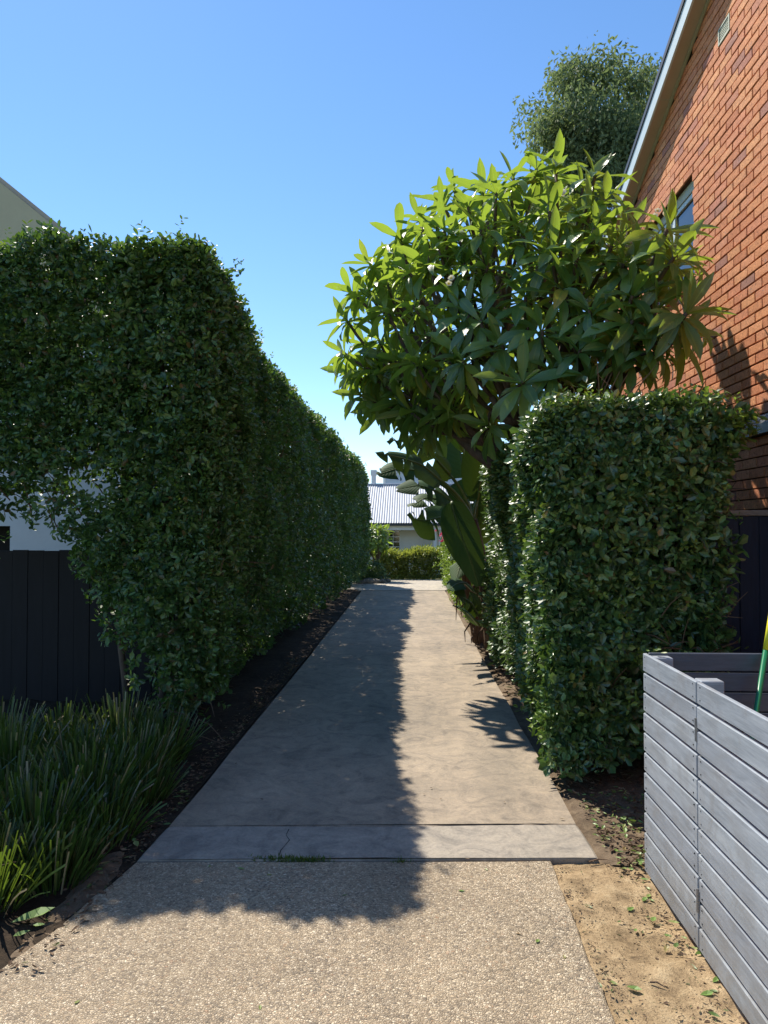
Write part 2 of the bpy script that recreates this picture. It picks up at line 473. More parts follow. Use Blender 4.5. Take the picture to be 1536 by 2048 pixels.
def brick_mat():
    m, nt, b, out = new_mat('mottled_red_brick')
    co = objco(nt)
    r = rand01(nt)
    c = ramp(nt, r, [(0.0, (0.54, 0.20, 0.095)), (0.35, (0.66, 0.28, 0.125)), (0.6, (0.60, 0.235, 0.125)), (0.85, (0.70, 0.325, 0.15)), (0.93, (0.50, 0.20, 0.13)), (1.0, (0.34, 0.17, 0.13))])
    mot = noise(nt, co, 22, 5, 0.7, 0.6)
    c = mixc(nt, 1.0, c, ramp(nt, mot, [(0.3, (0.80, 0.77, 0.77)), (0.7, (1.2, 1.2, 1.18))]), 'MULTIPLY')
    sp = noise(nt, objco(nt, (1, 1, 0.6)), 95, 3, 0.65, 0.8)
    c = mixc(nt, ramp(nt, sp, [(0.32, (0.85, 0.85, 0.85)), (0.44, (0, 0, 0))]), c, (0.15, 0.06, 0.045))
    gr = noise(nt, co, 11, 3, 0.5)
    r2 = noise(nt, co, 60, 2, 0.5)
    gm = mixc(nt, 1.0, ramp(nt, gr, [(0.66, (0, 0, 0)), (0.74, (1, 1, 1))]), ramp(nt, r2, [(0.45, (0, 0, 0)), (0.6, (0.7, 0.7, 0.7))]), 'MULTIPLY')
    c = mixc(nt, gm, c, (0.22, 0.19, 0.19))
    nt.links.new(c, b.inputs['Base Color'])
    b.inputs['Roughness'].default_value = 0.85
    b.inputs['Specular IOR Level'].default_value = 0.25
    bump(nt, sp, 0.8, 0.006, b)
    return m
M['brick'] = brick_mat()
M['mortar'] = flat_mat('raked_brown_mortar', (0.10, 0.058, 0.04), 0.95, 0.25, 25, 0.5, 0.1)

def painted_board():
    m, nt, b, out = new_mat('weathered_blue_grey_paint')
    co = objco(nt, (1, 1.2, 9))
    o = nt.nodes.new('ShaderNodeObjectInfo')
    n = noise(nt, co, 3, 6, 0.7, 0.6)
    n2 = noise(nt, objco(nt), 5, 6, 0.75, 1.0)
    c = ramp(nt, n, [(0.3, (0.215, 0.245, 0.285)), (0.55, (0.295, 0.33, 0.378)), (0.78, (0.375, 0.41, 0.455))])
    c = mixc(nt, 1.0, c, ramp(nt, o.outputs['Random'], [(0, (0.88, 0.88, 0.9)), (1, (1.08, 1.08, 1.06))]), 'MULTIPLY')
    c = mixc(nt, ramp(nt, n2, [(0.46, (0, 0, 0)), (0.72, (0.7, 0.7, 0.7))]), c, (0.20, 0.20, 0.205))
    grain = noise(nt, objco(nt, (1, 1.0, 45)), 7, 6, 0.7, 0.5)
    c = mixc(nt, 1.0, c, ramp(nt, grain, [(0.3, (0.74, 0.74, 0.75)), (0.5, (1.0, 1.0, 1.0)), (0.7, (1.16, 1.15, 1.12))]), 'MULTIPLY')
    sxyz = nt.nodes.new('ShaderNodeSeparateXYZ'); nt.links.new(objco(nt), sxyz.inputs[0])
    splash = mixc(nt, 1.0, ramp(nt, sxyz.outputs[2], [(0.0, (0.8, 0.8, 0.8)), (0.22, (0.35, 0.35, 0.35)), (0.5, (0, 0, 0))]), ramp(nt, noise(nt, objco(nt), 14, 6, 0.75, 0.5), [(0.35, (0.2, 0.2, 0.2)), (0.65, (1, 1, 1))]), 'MULTIPLY')
    c = mixc(nt, splash, c, (0.19, 0.175, 0.155))
    chip = noise(nt, objco(nt, (1, 2.5, 14)), 16, 5, 0.7, 0.8)
    c = mixc(nt, ramp(nt, chip, [(0.70, (0, 0, 0)), (0.745, (0.75, 0.75, 0.75))]), c, (0.60, 0.56, 0.49))
    nt.links.new(c, b.inputs['Base Color'])
    b.inputs['Roughness'].default_value = 0.48
    b.inputs['Specular IOR Level'].default_value = 0.45
    bump(nt, n, 0.3, 0.004, b)
    return m
M['board'] = painted_board()
M['inner_board'] = flat_mat('shaded_slate_paint', (0.060, 0.074, 0.105), 0.5, 0.2, 5, 0.25, 0.4, 0.004, (1, 1, 8))  # same slats, with the back panel's shade put into a darker colour

# ================================================================== ground, drive, beds
def grid_sheet(name, x0, x1, y0, y1, nx, ny, zf, mat, parent=None, warp=None):
    xs = np.linspace(x0, x1, nx); ys = np.linspace(y0, y1, ny)
    X, Y = np.meshgrid(xs, ys)
    if warp:
        X, Y = warp(X, Y)
    P = np.stack([X.ravel(), Y.ravel(), np.zeros(X.size)], 1)
    P[:, 2] = zf(P)
    i = np.arange(nx * ny).reshape(ny, nx)
    Q = np.stack([i[:-1, :-1].ravel(), i[:-1, 1:].ravel(), i[1:, 1:].ravel(), i[1:, :-1].ravel()], 1)
    return link(name, mesh(name, P, [Q], mat, smooth=True), parent)

g = MB().add([(-400, -50, -.12), (400, -50, -.12), (400, 800, -.12), (-400, 800, -.12)], [(0, 1, 2, 3)]).obj('ground', M['ground'], kind='structure')

DX0, DX1 = -1.335, 0.925            # concrete drive
AX1 = 0.69                          # right edge of the aggregate apron

def slab(name, poly, mat, z1, z0=-0.15, c=0.008):
    """Slab from a convex outline with a small chamfer round the top."""
    poly = np.array(poly, float)
    cen = poly.mean(0)
    ins = poly + (cen - poly) / np.linalg.norm(cen - poly, axis=1)[:, None] * c * 1.6
    n = len(poly)
    V = [(*p, z0) for p in poly] + [(*p, z1 - c) for p in poly] + [(*p, z1) for p in ins]
    q = [(k, (k + 1) % n, n + (k + 1) % n, n + k) for k in range(n)] + [(n + k, n + (k + 1) % n, 2 * n + (k + 1) % n, 2 * n + k) for k in range(n)]
    t = [(2 * n, 2 * n + k, 2 * n + k + 1) for k in range(1, n - 1)]
    o = MB().add(V, q, t).obj(name, mat)
    o['kind'] = 'structure'
    return o

def rag(p0, p1, n, amp):
    """A slightly uneven edge between two points."""
    out = []
    p0, p1 = np.array(p0, float), np.array(p1, float)
    d = unit(p1 - p0); nn = np.array([-d[1], d[0]])
    for k in range(n):
        t = k / n
        out.append(p0 + (p1 - p0) * t + nn * random.uniform(-amp, amp) * (0 if k == 0 else 1))
    return out
drive_poly = rag((DX0, 3.905), (DX1 - .005, 4.020), 24, .005) + rag((DX1 - .005, 4.02), (DX1 - .03, 18.7), 22, .010) + rag((DX1 - .03, 18.7), (DX0 + .06, 18.62), 6, .005) + rag((DX0 + .06, 18.62), (DX0, 3.905), 22, .010)
slab('driveway', drive_poly, M['concrete'], 0.0)
st_poly = rag((DX0 - .02, 3.505), (0.935, 3.612), 24, .004) + rag((0.935, 3.612), (0.922, 4.006), 4, .006) + rag((0.922, 4.006), (DX0 - .005, 3.891), 24, .005) + rag((DX0 - .005, 3.891), (DX0 - .02, 3.505), 4, .004)
strip = slab('driveway_threshold', st_poly, M['strip'], 0.004)
ag_poly = [(-1.50, -3.0), (AX1 - .05, -3.0)] + rag((AX1 - .03, 0.6), (AX1 + .005, 3.592), 40, .005) + rag((AX1 + .005, 3.592), (-1.36, 3.496), 12, .004) + rag((-1.36, 3.496), (-1.62, 2.2), 12, .012) + [(-1.62, 2.2)]
slab('driveway_apron', ag_poly, M['agg'], -0.001)
slab('driveway_far_edge', rag((DX0 + .02, 18.64), (0.95, 18.72), 5, .004) + rag((0.95, 18.72), (0.95, 19.05), 2, .003) + rag((.95, 19.05), (DX0 - .1, 19.05), 5, .004) + rag((DX0 - .1, 19.05), (DX0 + .02, 18.64), 2, .003), M['farconc'], 0.008)
slab('turning_area', [(DX0 - .12, 19.06), (1.05, 19.06), (1.25, 22.6), (-0.9, 22.6), (-5.0, 21.8), (-5.0, 20.6)], M['farconc'], 0.0)

# crack running across the threshold slab
ck = []
p = np.array(at(578, 1662, 3.93))[:2]
pts = [gpt(578, 1660), gpt(572, 1672), gpt(579, 1682), gpt(569, 1694), gpt(562, 1702), gpt(557, 1717)]
V, Q = [], []
for k, q in enumerate(pts):
    w = 0.0012 if k % 2 else 0.0026
    V += [(q[0] - w, q[1], 0.0055), (q[0] + w, q[1], 0.0055)]
for k in range(len(pts) - 1):
    Q.append((2 * k, 2 * k + 1, 2 * k + 3, 2 * k + 2))
MB().add(V, Q).obj('crack', M['dark'], strip)

# garden beds
grid_sheet('garden_bed', -4.4, -1.30, 1.2, 21.0, 40, 150,
           lambda P: -0.020 + 0.014 * snoise(P, 1.3, 1) + 0.010 * snoise(P, 5, 2) + 0.05 * np.clip((-1.5 - P[:, 0]) / 0.8, 0, 1), M['soil'])['kind'] = 'structure'
grid_sheet('dusty_edge', -1.68, -1.22, 1.4, 3.60, 40, 90,
           lambda P: 0.004 - .075 * np.clip((-1.48 - P[:, 0]) / .20, 0, 1) ** 1.3 + 0.008 * snoise(P, 1.6, 3) + .004 * snoise(P, 6, 8) - 0.09 * np.clip((P[:, 0] + 1.56 - .08 * (P[:, 1] - 2.6)) / .26, 0, 1), M['dusty'])['kind'] = 'structure'
grid_sheet('sandy_strip', 0.60, 2.9, 0.3, 3.60, 110, 160,
           lambda P: -0.022 + 0.016 * snoise(P, 1.1, 4) + 0.008 * snoise(P, 4, 5) + .004 * snoise(P, 9, 9) - 0.03 * np.clip((0.72 - P[:, 0]) / .1, 0, 1), M['sand'])['kind'] = 'structure'
grid_sheet('hedge_bed', 0.86, 2.9, 3.58, 21.5, 30, 150,
           lambda P: -0.026 + 0.02 * snoise(P, 1.3, 6) + 0.008 * snoise(P, 5, 7) - 0.05 * np.clip((0.96 - P[:, 0]) / .1, 0, 1) + 0.03 * np.clip((P[:, 0] - 1.3) / .6, 0, 1), M['dusty'])['kind'] = 'structure'

# ================================================================== leaves
LEAF_V = np.array([(0, 0, 0), (0, .5, -.07), (0, 1, .02), (-.36, .33, .03), (-.46, .70, .04), (.36, .33, .03), (.46, .70, .04)], float)
LEAF_F = np.array([(0, 3, 1), (3, 4, 1), (4, 2, 1), (0, 1, 5), (5, 1, 6), (6, 1, 2)])
DIA_V = np.array([(0, 0, 0), (-.46, .55, .05), (0, 1, 0), (.46, .55, .05)], float)
DIA_F = np.array([(0, 2, 1), (0, 3, 2)])

def frame(T, N):
    """Orthonormal across/along/normal axes from tip directions and rough normals."""
    T = unit(T)
    A = unit(np.cross(T, N))
    return A, T, np.cross(A, T)

def scatter(P, T, N, L, W, tv=LEAF_V, tf=LEAF_F):
    A, T, N = frame(T, N)
    V = (P[:, None, :] + tv[None, :, 0, None] * W[:, None, None] * A[:, None, :]
         + tv[None, :, 1, None] * L[:, None, None] * T[:, None, :] + tv[None, :, 2, None] * L[:, None, None] * N[:, None, :])
    F = tf[None] + (np.arange(len(P)) * len(tv))[:, None, None]
    return V.reshape(-1, 3), F.reshape(-1, tf.shape[1])

def sprigs(C, N, L, per=8, spread=0.12, up=0.35, jit=0.55, ratio=0.56, r=rng):
    """Leaves set spirally on short shoots: centres, outward normals -> leaf arrays."""
    n = len(C)
    ax = unit(N * 0.75 + np.array([0, 0, up]) + r.normal(size=(n, 3)) * jit)
    a0 = unit(np.cross(ax, r.normal(size=(n, 3))))
    b0 = np.cross(ax, a0)
    k = np.arange(per)
    ph = k[None, :] * 2.4 + r.uniform(0, 6.28, (n, 1))
    rad = np.cos(ph)[..., None] * a0[:, None] + np.sin(ph)[..., None] * b0[:, None]
    t = (k / per)[None, :, None]
    LL = np.repeat((L * r.uniform(0.68, 1.28, n))[:, None], per, 1) * r.uniform(0.65, 1.15, (n, per))
    P = C[:, None] + ax[:, None] * (t - 0.75) * spread * (L[:, None, None] / 0.065)
    T = ax[:, None] * (0.25 + 0.5 * t) + rad * 0.9 + r.normal(size=(n, per, 3)) * 0.18 + np.array([0, 0, -0.12])
    Nn = ax[:, None] * 1.0 - rad * 0.45 + r.normal(size=(n, per, 3)) * 0.25
    P, T, Nn, LL = P.reshape(-1, 3), T.reshape(-1, 3), Nn.reshape(-1, 3), LL.ravel()
    return P, T, Nn, LL, LL * r.uniform(ratio * .85, ratio * 1.15, LL.shape)

LEAF_ME = {}
def leaf_objects(parent, mat, P, T, N, L, W, name='leaf'):
    """Single leaves as parts, sharing one mesh."""
    key = mat.name
    if key not in LEAF_ME:
        LEAF_ME[key] = mesh('leaf', LEAF_V, LEAF_F, mat)
    A, T, N = frame(T, N)
    for i in range(len(P)):
        o = bpy.data.objects.new(name, LEAF_ME[key])
        COL.objects.link(o)
        o.parent = parent
        m = Matrix.Identity(4)
        for r_ in range(3):
            m[r_][0] = A[i, r_] * W[i]; m[r_][1] = T[i, r_] * L[i]; m[r_][2] = N[i, r_] * L[i]; m[r_][3] = P[i, r_]
        o.matrix_local = Matrix.Translation(-parent.location) @ m

def foliage(parent, mat, sets, singles=0, score=None, name='foliage', simple_from=1e9):
    """Join leaf sets into one stuff part; the most visible become parts of their own."""
    P, T, N, L, W = [np.concatenate([s[k] for s in sets]) for k in range(5)]
    off = np.array(parent.location)
    if singles:
        px, py, d = proj(P + T * 0.02)
        A_, T_, N_ = frame(T, N)
        view = unit(np.array([0, 0, CAM_H]) - P)
        facing = np.abs((N_ * view).sum(1))
        sc = L * W / d ** 2 * (0.25 + facing)
        sc[(px < 5) | (px > 1531) | (py < 5) | (py > 2043)] = 0
        if score is not None:
            sc = sc * score(P)
        idx = np.argsort(-sc)[:singles]
        leaf_objects(parent, mat, P[idx], T[idx], N[idx], L[idx], W[idx])
        keep = np.ones(len(P), bool); keep[idx] = False
        P, T, N, L, W = P[keep], T[keep], N[keep], L[keep], W[keep]
    far = P[:, 1] > simple_from
    Vs, Fs, n = [], [], 0
    for sel, tv, tf in ((~far, LEAF_V, LEAF_F), (far, DIA_V, DIA_F)):
        if sel.any():
            V, F = scatter(P[sel], T[sel], N[sel], L[sel], W[sel], tv, tf)
            Vs.append(V); Fs.append(F + n); n += len(V)
    o = link(name, mesh(name, np.concatenate(Vs) - off, Fs, mat), parent)
    o['kind'] = 'stuff'
    return o

# ------------------------------------------------------------------ left hedge
def HL_x(y, z):
    """Drive-side face of the left hedge."""
    y = np.asarray(y, float)
    return -1.62 + 0.30 * np.clip((y - 12) / 9, 0, 1) + 0.10 * np.clip((z - 0.3) / 1.2, 0, 1)
def HL_h(y):
    return np.interp(y, [5.3, 6.0, 6.6, 8, 12, 17, 20, 21.2], [4.0, 3.92, 3.76, 3.60, 3.55, 3.50, 3.40, 3.25])

hl = thing('clipped_hedge', 'very tall dark clipped hedge running along the left side of the driveway', 'hedge', (-2.2, 5.9, 0))
Y0, Y1 = 5.45, 21.0
TH = 0.92
sets = []
# drive-side face
def side_set(n, back=False, r=rng):
    u = r.uniform(0, 1, n)
    y = Y0 + 0.05 + (Y1 - Y0) * (np.expm1(u * 1.35) / np.expm1(1.35)) ** 1.0
    zb = 0.16 + 0.16 * r.uniform(0, 1, n) ** 2
    H = HL_h(y)
    s = r.uniform(0, 1, n)
    rc = 0.28
    z = zb + (H - zb) * s
    x = HL_x(y, z)
    # round the shoulder
    t = np.clip((z - (H - rc)) / rc, 0, 1)
    x = x - rc * (1 - np.sqrt(np.clip(1 - t ** 2, 0, 1)))
    N = np.stack([np.sqrt(1 - 0.7 * t ** 2), np.zeros(n), t * 0.84], 1)
    # tuck in towards the ground
    x -= 0.16 * np.clip((0.75 - z) / 0.6, 0, 1) ** 1.5
    P = np.stack([x, y, z], 1)
    b = 0.085 * snoise(P, 0.45, 11) + 0.035 * snoise(P, 1.7, 12)
    d = r.exponential(0.075, n).clip(0, 0.34)
    P += N * (b - d)[:, None]
    P += N * (np.where(snoise(P, .75, 18) < -.62, -.10, 0))[:, None]
    if back:
        P[:, 0] = 2 * (HL_x(y, z) - TH / 2) - P[:, 0]
        N[:, 0] *= -1
    L = 0.056 * (1 + 0.045 * (y - Y0)) * (1.5 if back else 1)
    if back:
        k = (y > 6.5) | (z > 1.3)
        P, N, L = P[k], N[k], L[k]
    return sprigs(P, unit(N), L)
sets.append(side_set(15500))
sets.append(side_set(3600, True))
def top_set(n, r=rng):
    y = Y0 + (Y1 - Y0) * (np.expm1(r.uniform(0, 1, n) * 1.2) / np.expm1(1.2))
    w = r.uniform(0.1, TH - 0.1, n)
    P = np.stack([HL_x(y, 3.0) - w, y, HL_h(y)], 1)
    P[:, 2] += 0.075 * snoise(P, 0.5, 13) + 0.03 * snoise(P, 1.9, 14) - r.exponential(0.08, n).clip(0, .4)
    N = np.tile([0, 0, 1.0], (n, 1))
    return sprigs(P, N, 0.068 * (1 + 0.04 * (y - Y0)))
sets.append(top_set(3800))
# front return, ragged and thin at its lower left
FX0 = -4.4
def front_zb(x):
    return np.interp(x, [-4.4, -3.4, -3.15, -2.95, -2.77, -2.61, -2.42, -2.28, -2.15, -1.9, -1.65, -1.4], [1.6, 1.75, 1.74, 1.68, 1.58, 1.22, 0.80, 0.60, 0.32, 0.16, 0.10, 0.06])
def front_set(n, back=False, r=rng):
    x = r.uniform(FX0, -1.46, n)
    z = r.uniform(0, 1, n)
    zb = front_zb(x)
    H = 4.03 - 0.16 * np.clip((x + 2.1) / 0.6, 0, 1) ** 2 + .05 * np.sin(x * 4)
    z = zb + (H - zb) * z
    rc = 0.34
    tz = np.clip((z - (H - 0.26)) / 0.26, 0, 1)
    tx = np.clip((x - (-1.54 - rc)) / rc, 0, 1)
    y = Y0 + 0.22 * (1 - np.sqrt(np.clip(1 - tz ** 2, 0, 1))) + rc * (1 - np.sqrt(np.clip(1 - tx ** 2, 0, 1)))
    N = np.stack([tx, -np.sqrt(np.clip(1.1 - .5 * tz ** 2 - .5 * tx ** 2, 0, 1)), tz], 1)
    P = np.stack([x, y, z], 1)
    b = 0.07 * snoise(P, 0.6, 15) + 0.045 * snoise(P, 1.8, 16)
    d = r.exponential(0.10, n).clip(0, 0.42)
    P += unit(N) * (b - d)[:, None]
    if back:
        P[:, 1] = Y0 + 0.85 - (P[:, 1] - Y0); N[:, 1] *= -1
    # thin patch where the wall behind shows
    hole = 1.0 * np.exp(-((x + 2.55) / 0.46) ** 2 - ((z - 2.02) / 0.20) ** 2) + 0.55 * np.exp(-((x + 3.2) / .4) ** 2 - ((z - 1.85) / .2) ** 2)
    edge = np.clip((z - zb) / 0.5, 0.25, 1)
    hole += 0.8 * np.exp(-((x + 2.0) / .06) ** 2 - ((z - 1.95) / .13) ** 2)
    keep = r.uniform(0, 1, n) < (1 - 0.93 * np.clip(hole * 1.15, 0, 1)) * edge * np.where(snoise(P, .9, 17) < -0.75, 0.55, 1)
    P, N = P[keep], unit(N[keep])
    return sprigs(P, N, np.full(len(P), 0.060) * (1.25 if back else 1), up=0.15)
sets.append(front_set(7300))
sets.append(front_set(2300, True))
# end cap of the far end and loose shoots on top
def shoots(n, xr, yr, zf, r=rng):
    x = r.uniform(*xr, n); y = r.uniform(*yr, n)
    P = np.stack([x, y, zf(x, y) + r.uniform(0.02, 0.14, n)], 1)
    return sprigs(P, np.tile([0, 0, 1.0], (n, 1)), np.full(n, 0.055), per=6, jit=0.3)
sets.append(shoots(60, (-4.3, -1.8), (5.5, 6.2), lambda x, y: HL_h(y)))
def endcap(n, r=rng):
    x = r.uniform(-2.4, -1.3, n); z = r.uniform(0.2, 3.2, n)
    P = np.stack([x, np.full(n, Y1) + .1 * r.normal(size=n), z], 1)
    return sprigs(P, np.tile([0, 1.0, 0], (n, 1)), np.full(n, 0.13))
sets.append(endcap(500))
def new_growth(n, pts, nrm, L, r=rng):
    i = r.choice(len(pts), n)
    return sprigs(pts[i] + nrm[i] * .03, nrm[i], np.full(n, L), per=6, jit=.35)
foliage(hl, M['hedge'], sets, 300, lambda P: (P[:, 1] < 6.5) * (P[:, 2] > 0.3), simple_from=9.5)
r = np.random.default_rng(19)
n = 520
y = np.concatenate([r.uniform(5.55, 6.3, 200), 5.6 + 12 * r.uniform(0, 1, 200) ** 1.6, np.full(120, 5.45)])
x = np.concatenate([r.uniform(-4.3, -1.75, 200), HL_x(y[200:400], 3.3) - r.uniform(.02, .5, 200), r.uniform(-3.4, -1.7, 120)])
z = np.concatenate([HL_h(y[:400]) + r.uniform(-.06, .06, 400), r.uniform(1.2, 3.95, 120)])
foliage(hl, M['lowhedge'], [sprigs(np.stack([x, y, z], 1), np.where(np.arange(n)[:, None] < 400, np.array([.2, -.2, 1.0]), np.array([0, -1.0, .3])), r.uniform(.035, .05, n), per=6, jit=.4, r=r)], 0, name='new_shoots')
off = np.array(hl.location)
for k, (x, y, r0, lean) in enumerate([(-2.12, 5.92, 0.042, 0.12), (-2.02, 6.0, 0.036, -0.10), (-2.05, 7.4, 0.045, 0.1), (-2.1, 9.2, 0.045, -0.06), (-2.0, 11.2, 0.045, 0.05), (-2.0, 13.5, 0.05, 0.05), (-2.0, 16.5, 0.05, -0.05), (-1.95, 19.2, 0.05, 0.05), (-2.45, 6.05, 0.03, -0.1)]):
    z = np.linspace(-0.1, 3.2, 9)
    pts = np.stack([x + lean * (z / 3) + 0.03 * np.sin(z * 3 + k), y + 0.03 * np.cos(z * 2 + k), z], 1) - off
    MB().tube(pts, np.linspace(r0, r0 * 0.4, 9), 8).obj('trunk', M['bark'], hl, smooth=True)
tw = MB()
for k in range(130):
    x = random.uniform(-3.3, -1.55); y = random.uniform(5.6, 5.95); z = random.uniform(max(0.5, float(front_zb(x)) - 0.1), 3.8)
    a = np.array([x, y, z]); d = unit(np.array([random.uniform(-.6, .6), random.uniform(-1, -.1), random.uniform(-.2, 1.0)]))
    l = random.uniform(0.15, 0.34)
    tw.tube([a - off, a + d * l * .5 + [0, 0, .02] - off, a + d * l - off], [0.006, 0.0045, 0.002], 4, False)
for k in range(220):
    y = random.uniform(5.6, 14); z = random.uniform(0.25, 3.5); x = float(HL_x(y, z)) - random.uniform(.12, .3)
    a = np.array([x, y, z]); d = unit(np.array([random.uniform(.1, 1), random.uniform(-.5, .5), random.uniform(-.2, 1)]))
    l = random.uniform(0.15, 0.32)
    tw.tube([a - off, a + d * l - off], [0.007, 0.0025], 4, False)
for k in range(26):       # bare low roots and twigs at the base
    x = random.uniform(-2.2, -1.6); y = random.uniform(5.3, 6.5)
    a = np.array([x, y, random.uniform(.02, .3)]); d = unit(np.array([random.uniform(-.6, 1), random.uniform(-.8, .2), random.uniform(-.25, .15)]))
    tw.tube([a - off, a + d * .15 + [0, 0, .03] - off, a + d * .34 - off], [0.005, .004, 0.002], 4, False)
tw.obj('twigs', M['twig'], hl, kind='stuff')

# ------------------------------------------------------------------ right hedge
hr = thing('clipped_hedge', 'boxy clipped hedge right of the driveway with a sunlit left edge', 'hedge', (1.5, 5.0, 0))
off = np.array(hr.location)
RY0, RY1, RH, RX1 = 4.62, 9.3, 2.50, 2.02
def HR_x(y, z):
    x = np.interp(z, [0, .3, .9, 1.6, 2.3, 2.6], [0.98, 0.93, 0.90, 0.85, 0.82, 0.84])
    return x + 0.13 * np.clip((y - 5.6) / 0.6, 0, 1) - 0.02 * np.clip((y - 7) / 2, 0, 1)
def rside(n, back=False, r=rng):
    y = RY0 + 0.03 + (RY1 - RY0) * np.expm1(r.uniform(0, 1, n) * 0.8) / np.expm1(0.8)
    zb = 0.06 + 0.14 * r.uniform(0, 1, n)
    z = zb + (RH - zb) * r.uniform(0, 1, n)
    rc = 0.22
    x = HR_x(y, z)
    t = np.clip((z - (RH - rc)) / rc, 0, 1)
    x = x + rc * (1 - np.sqrt(np.clip(1 - t ** 2, 0, 1)))
    ty = np.clip((RY0 + .22 - y) / .22, 0, 1)
    x = x + .22 * (1 - np.sqrt(np.clip(1 - ty ** 2, 0, 1)))
    N = np.stack([-np.sqrt(np.clip(1 - .5 * t ** 2 - .4 * ty ** 2, .05, 1)), -ty * .7, t * 0.8], 1)
    P = np.stack([x, y, z], 1)
    b = 0.06 * snoise(P, 0.6, 21) + 0.04 * snoise(P, 1.8, 22)
    P += unit(N) * (b - r.exponential(0.07, n).clip(0, 0.32))[:, None]
    if back:
        P[:, 0] = 0.95 + RX1 - P[:, 0]; N[:, 0] *= -1
    return sprigs(P, unit(N), np.full(n, 0.064) * (1.4 if back else 1) * (1 + .03 * (y - RY0)), up=.6, jit=.32)
def rfront(n, r=rng):
    x = r.uniform(0.88, RX1 + 0.02, n)
    zb = np.interp(x, [.9, 1.2, 1.6, 2.0, 2.2], [.05, .12, .2, .3, .5])
    z = zb + (RH - zb) * r.uniform(0, 1, n) ** 0.92
    t = np.clip((z - (RH - .18)) / .18, 0, 1)
    y = RY0 + .16 * (1 - np.sqrt(np.clip(1 - t ** 2, 0, 1))) + 0.12 * np.clip((1.6 - z) / 1.4, 0, 1) * np.clip((x - 1.2) / .6, 0, 1)
    N = np.stack([np.zeros(n), -np.sqrt(1 - .7 * t ** 2), t * .84], 1)
    P = np.stack([x, y, z], 1)
    b = 0.07 * snoise(P, 0.7, 23) + 0.05 * snoise(P, 1.9, 24)
    P += unit(N) * (b - r.exponential(0.16, n).clip(0, 0.55))[:, None]
    keep = r.uniform(0, 1, n) < np.where(snoise(P, .8, 25) < -0.45, .4, 1) * np.where((z < 1.75) & (x > 1.85), .55, 1)
    return sprigs(P[keep], unit(N[keep]), np.full(keep.sum(), 0.064), up=.15, jit=.42)
def rtop(n, r=rng):
    y = r.uniform(RY0 + .05, RY1, n); x = r.uniform(1.0, RX1, n)
    P = np.stack([x, y, np.full(n, RH)], 1)
    P[:, 2] += .06 * snoise(P, .7, 26) - r.exponential(.07, n).clip(0, .3)
    return sprigs(P, np.tile([0, 0, 1.0], (n, 1)), np.full(n, 0.066))
def rright(n, r=rng):
    y = r.uniform(RY0 + .1, 7.5, n); z = r.uniform(.4, RH, n)
    P = np.stack([RX1 - .02 + .10 * np.clip((z - 1.7) / .8, 0, 1) + .05 * snoise(np.stack([y, z, z], 1), .8, 27) - r.exponential(.07, n).clip(0, .3), y, z], 1)
    return sprigs(P, np.tile([1.0, 0, 0.1], (n, 1)), np.full(n, 0.066))
def rloose(n, r=rng):
    t = r.uniform(0, 1, n)
    P = np.stack([RX1 + 0.02 + .22 * t, r.uniform(4.65, 5.0, n), RH - .12 - .18 * r.uniform(0, 1, n) + 0.05 * t], 1)
    return sprigs(P, np.tile([.9, -.2, .5], (n, 1)), np.full(n, .058), per=7, jit=.3)
sets = [rside(7600), rside(1800, True), rfront(3600), rtop(2600), rright(1200), rloose(26), shoots(50, (1.0, 2.1), (4.7, 5.6), lambda x, y: RH - .02 + 0 * x)]
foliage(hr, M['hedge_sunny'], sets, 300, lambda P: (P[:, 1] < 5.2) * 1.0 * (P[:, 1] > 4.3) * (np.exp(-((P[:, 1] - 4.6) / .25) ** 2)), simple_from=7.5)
r = np.random.default_rng(29)
n = 330
x = np.concatenate([r.uniform(.95, 2.15, 190), r.uniform(1.0, 2.1, 60), np.full(80, .86)])
y = np.concatenate([r.uniform(4.62, 5.6, 190), np.full(60, 4.6), r.uniform(4.7, 5.8, 80)])
z = np.concatenate([RH + r.uniform(-.05, .05, 190), r.uniform(.3, 2.4, 60), r.uniform(.2, 2.4, 80)])
foliage(hr, M['lowhedge'], [sprigs(np.stack([x, y, z], 1), np.repeat([[0, -.2, 1.0], [0, -1.0, .3], [-1.0, -.2, .3]], [190, 60, 80], 0), r.uniform(.036, .052, n), per=6, jit=.4, r=r), rloose(70)], 0, name='new_shoots')
for x, y in [(1.25, 5.0), (1.75, 5.05), (1.4, 6.2), (1.5, 7.5), (1.4, 8.7), (1.85, 5.3)]:
    z = np.linspace(-.1, 2.3, 7)
    MB().tube(np.stack([x + .04 * np.sin(z * 3 + x * 9), y + .04 * np.cos(z * 2.4 + y), z], 1) - off, np.linspace(.035, .012, 7), 7).obj('trunk', M['bark'], hr, smooth=True)
tw = MB()
for k in range(190):
    x = random.uniform(1.0, 2.15); z = random.uniform(.2, 2.55); a = np.array([x, random.uniform(4.75, 5.05), z])
    d = unit(np.array([random.uniform(-.6, .6), random.uniform(-1, -.1), random.uniform(-.2, 1)])); l = random.uniform(.15, .34)
    tw.tube([a - off, a + d * l * .5 + [0, 0, .02] - off, a + d * l - off], [.0055, .004, .002], 4, False)
tw.obj('twigs', M['twig'], hr, kind='stuff')

# ================================================================== plain tree builder pieces
def curve3(a, b, bend, n=5):
    t = np.linspace(0, 1, n)[:, None]
    m = (np.asarray(a) + np.asarray(b)) / 2 + np.asarray(bend)
    return (1 - t) ** 2 * a + 2 * t * (1 - t) * m + t ** 2 * b

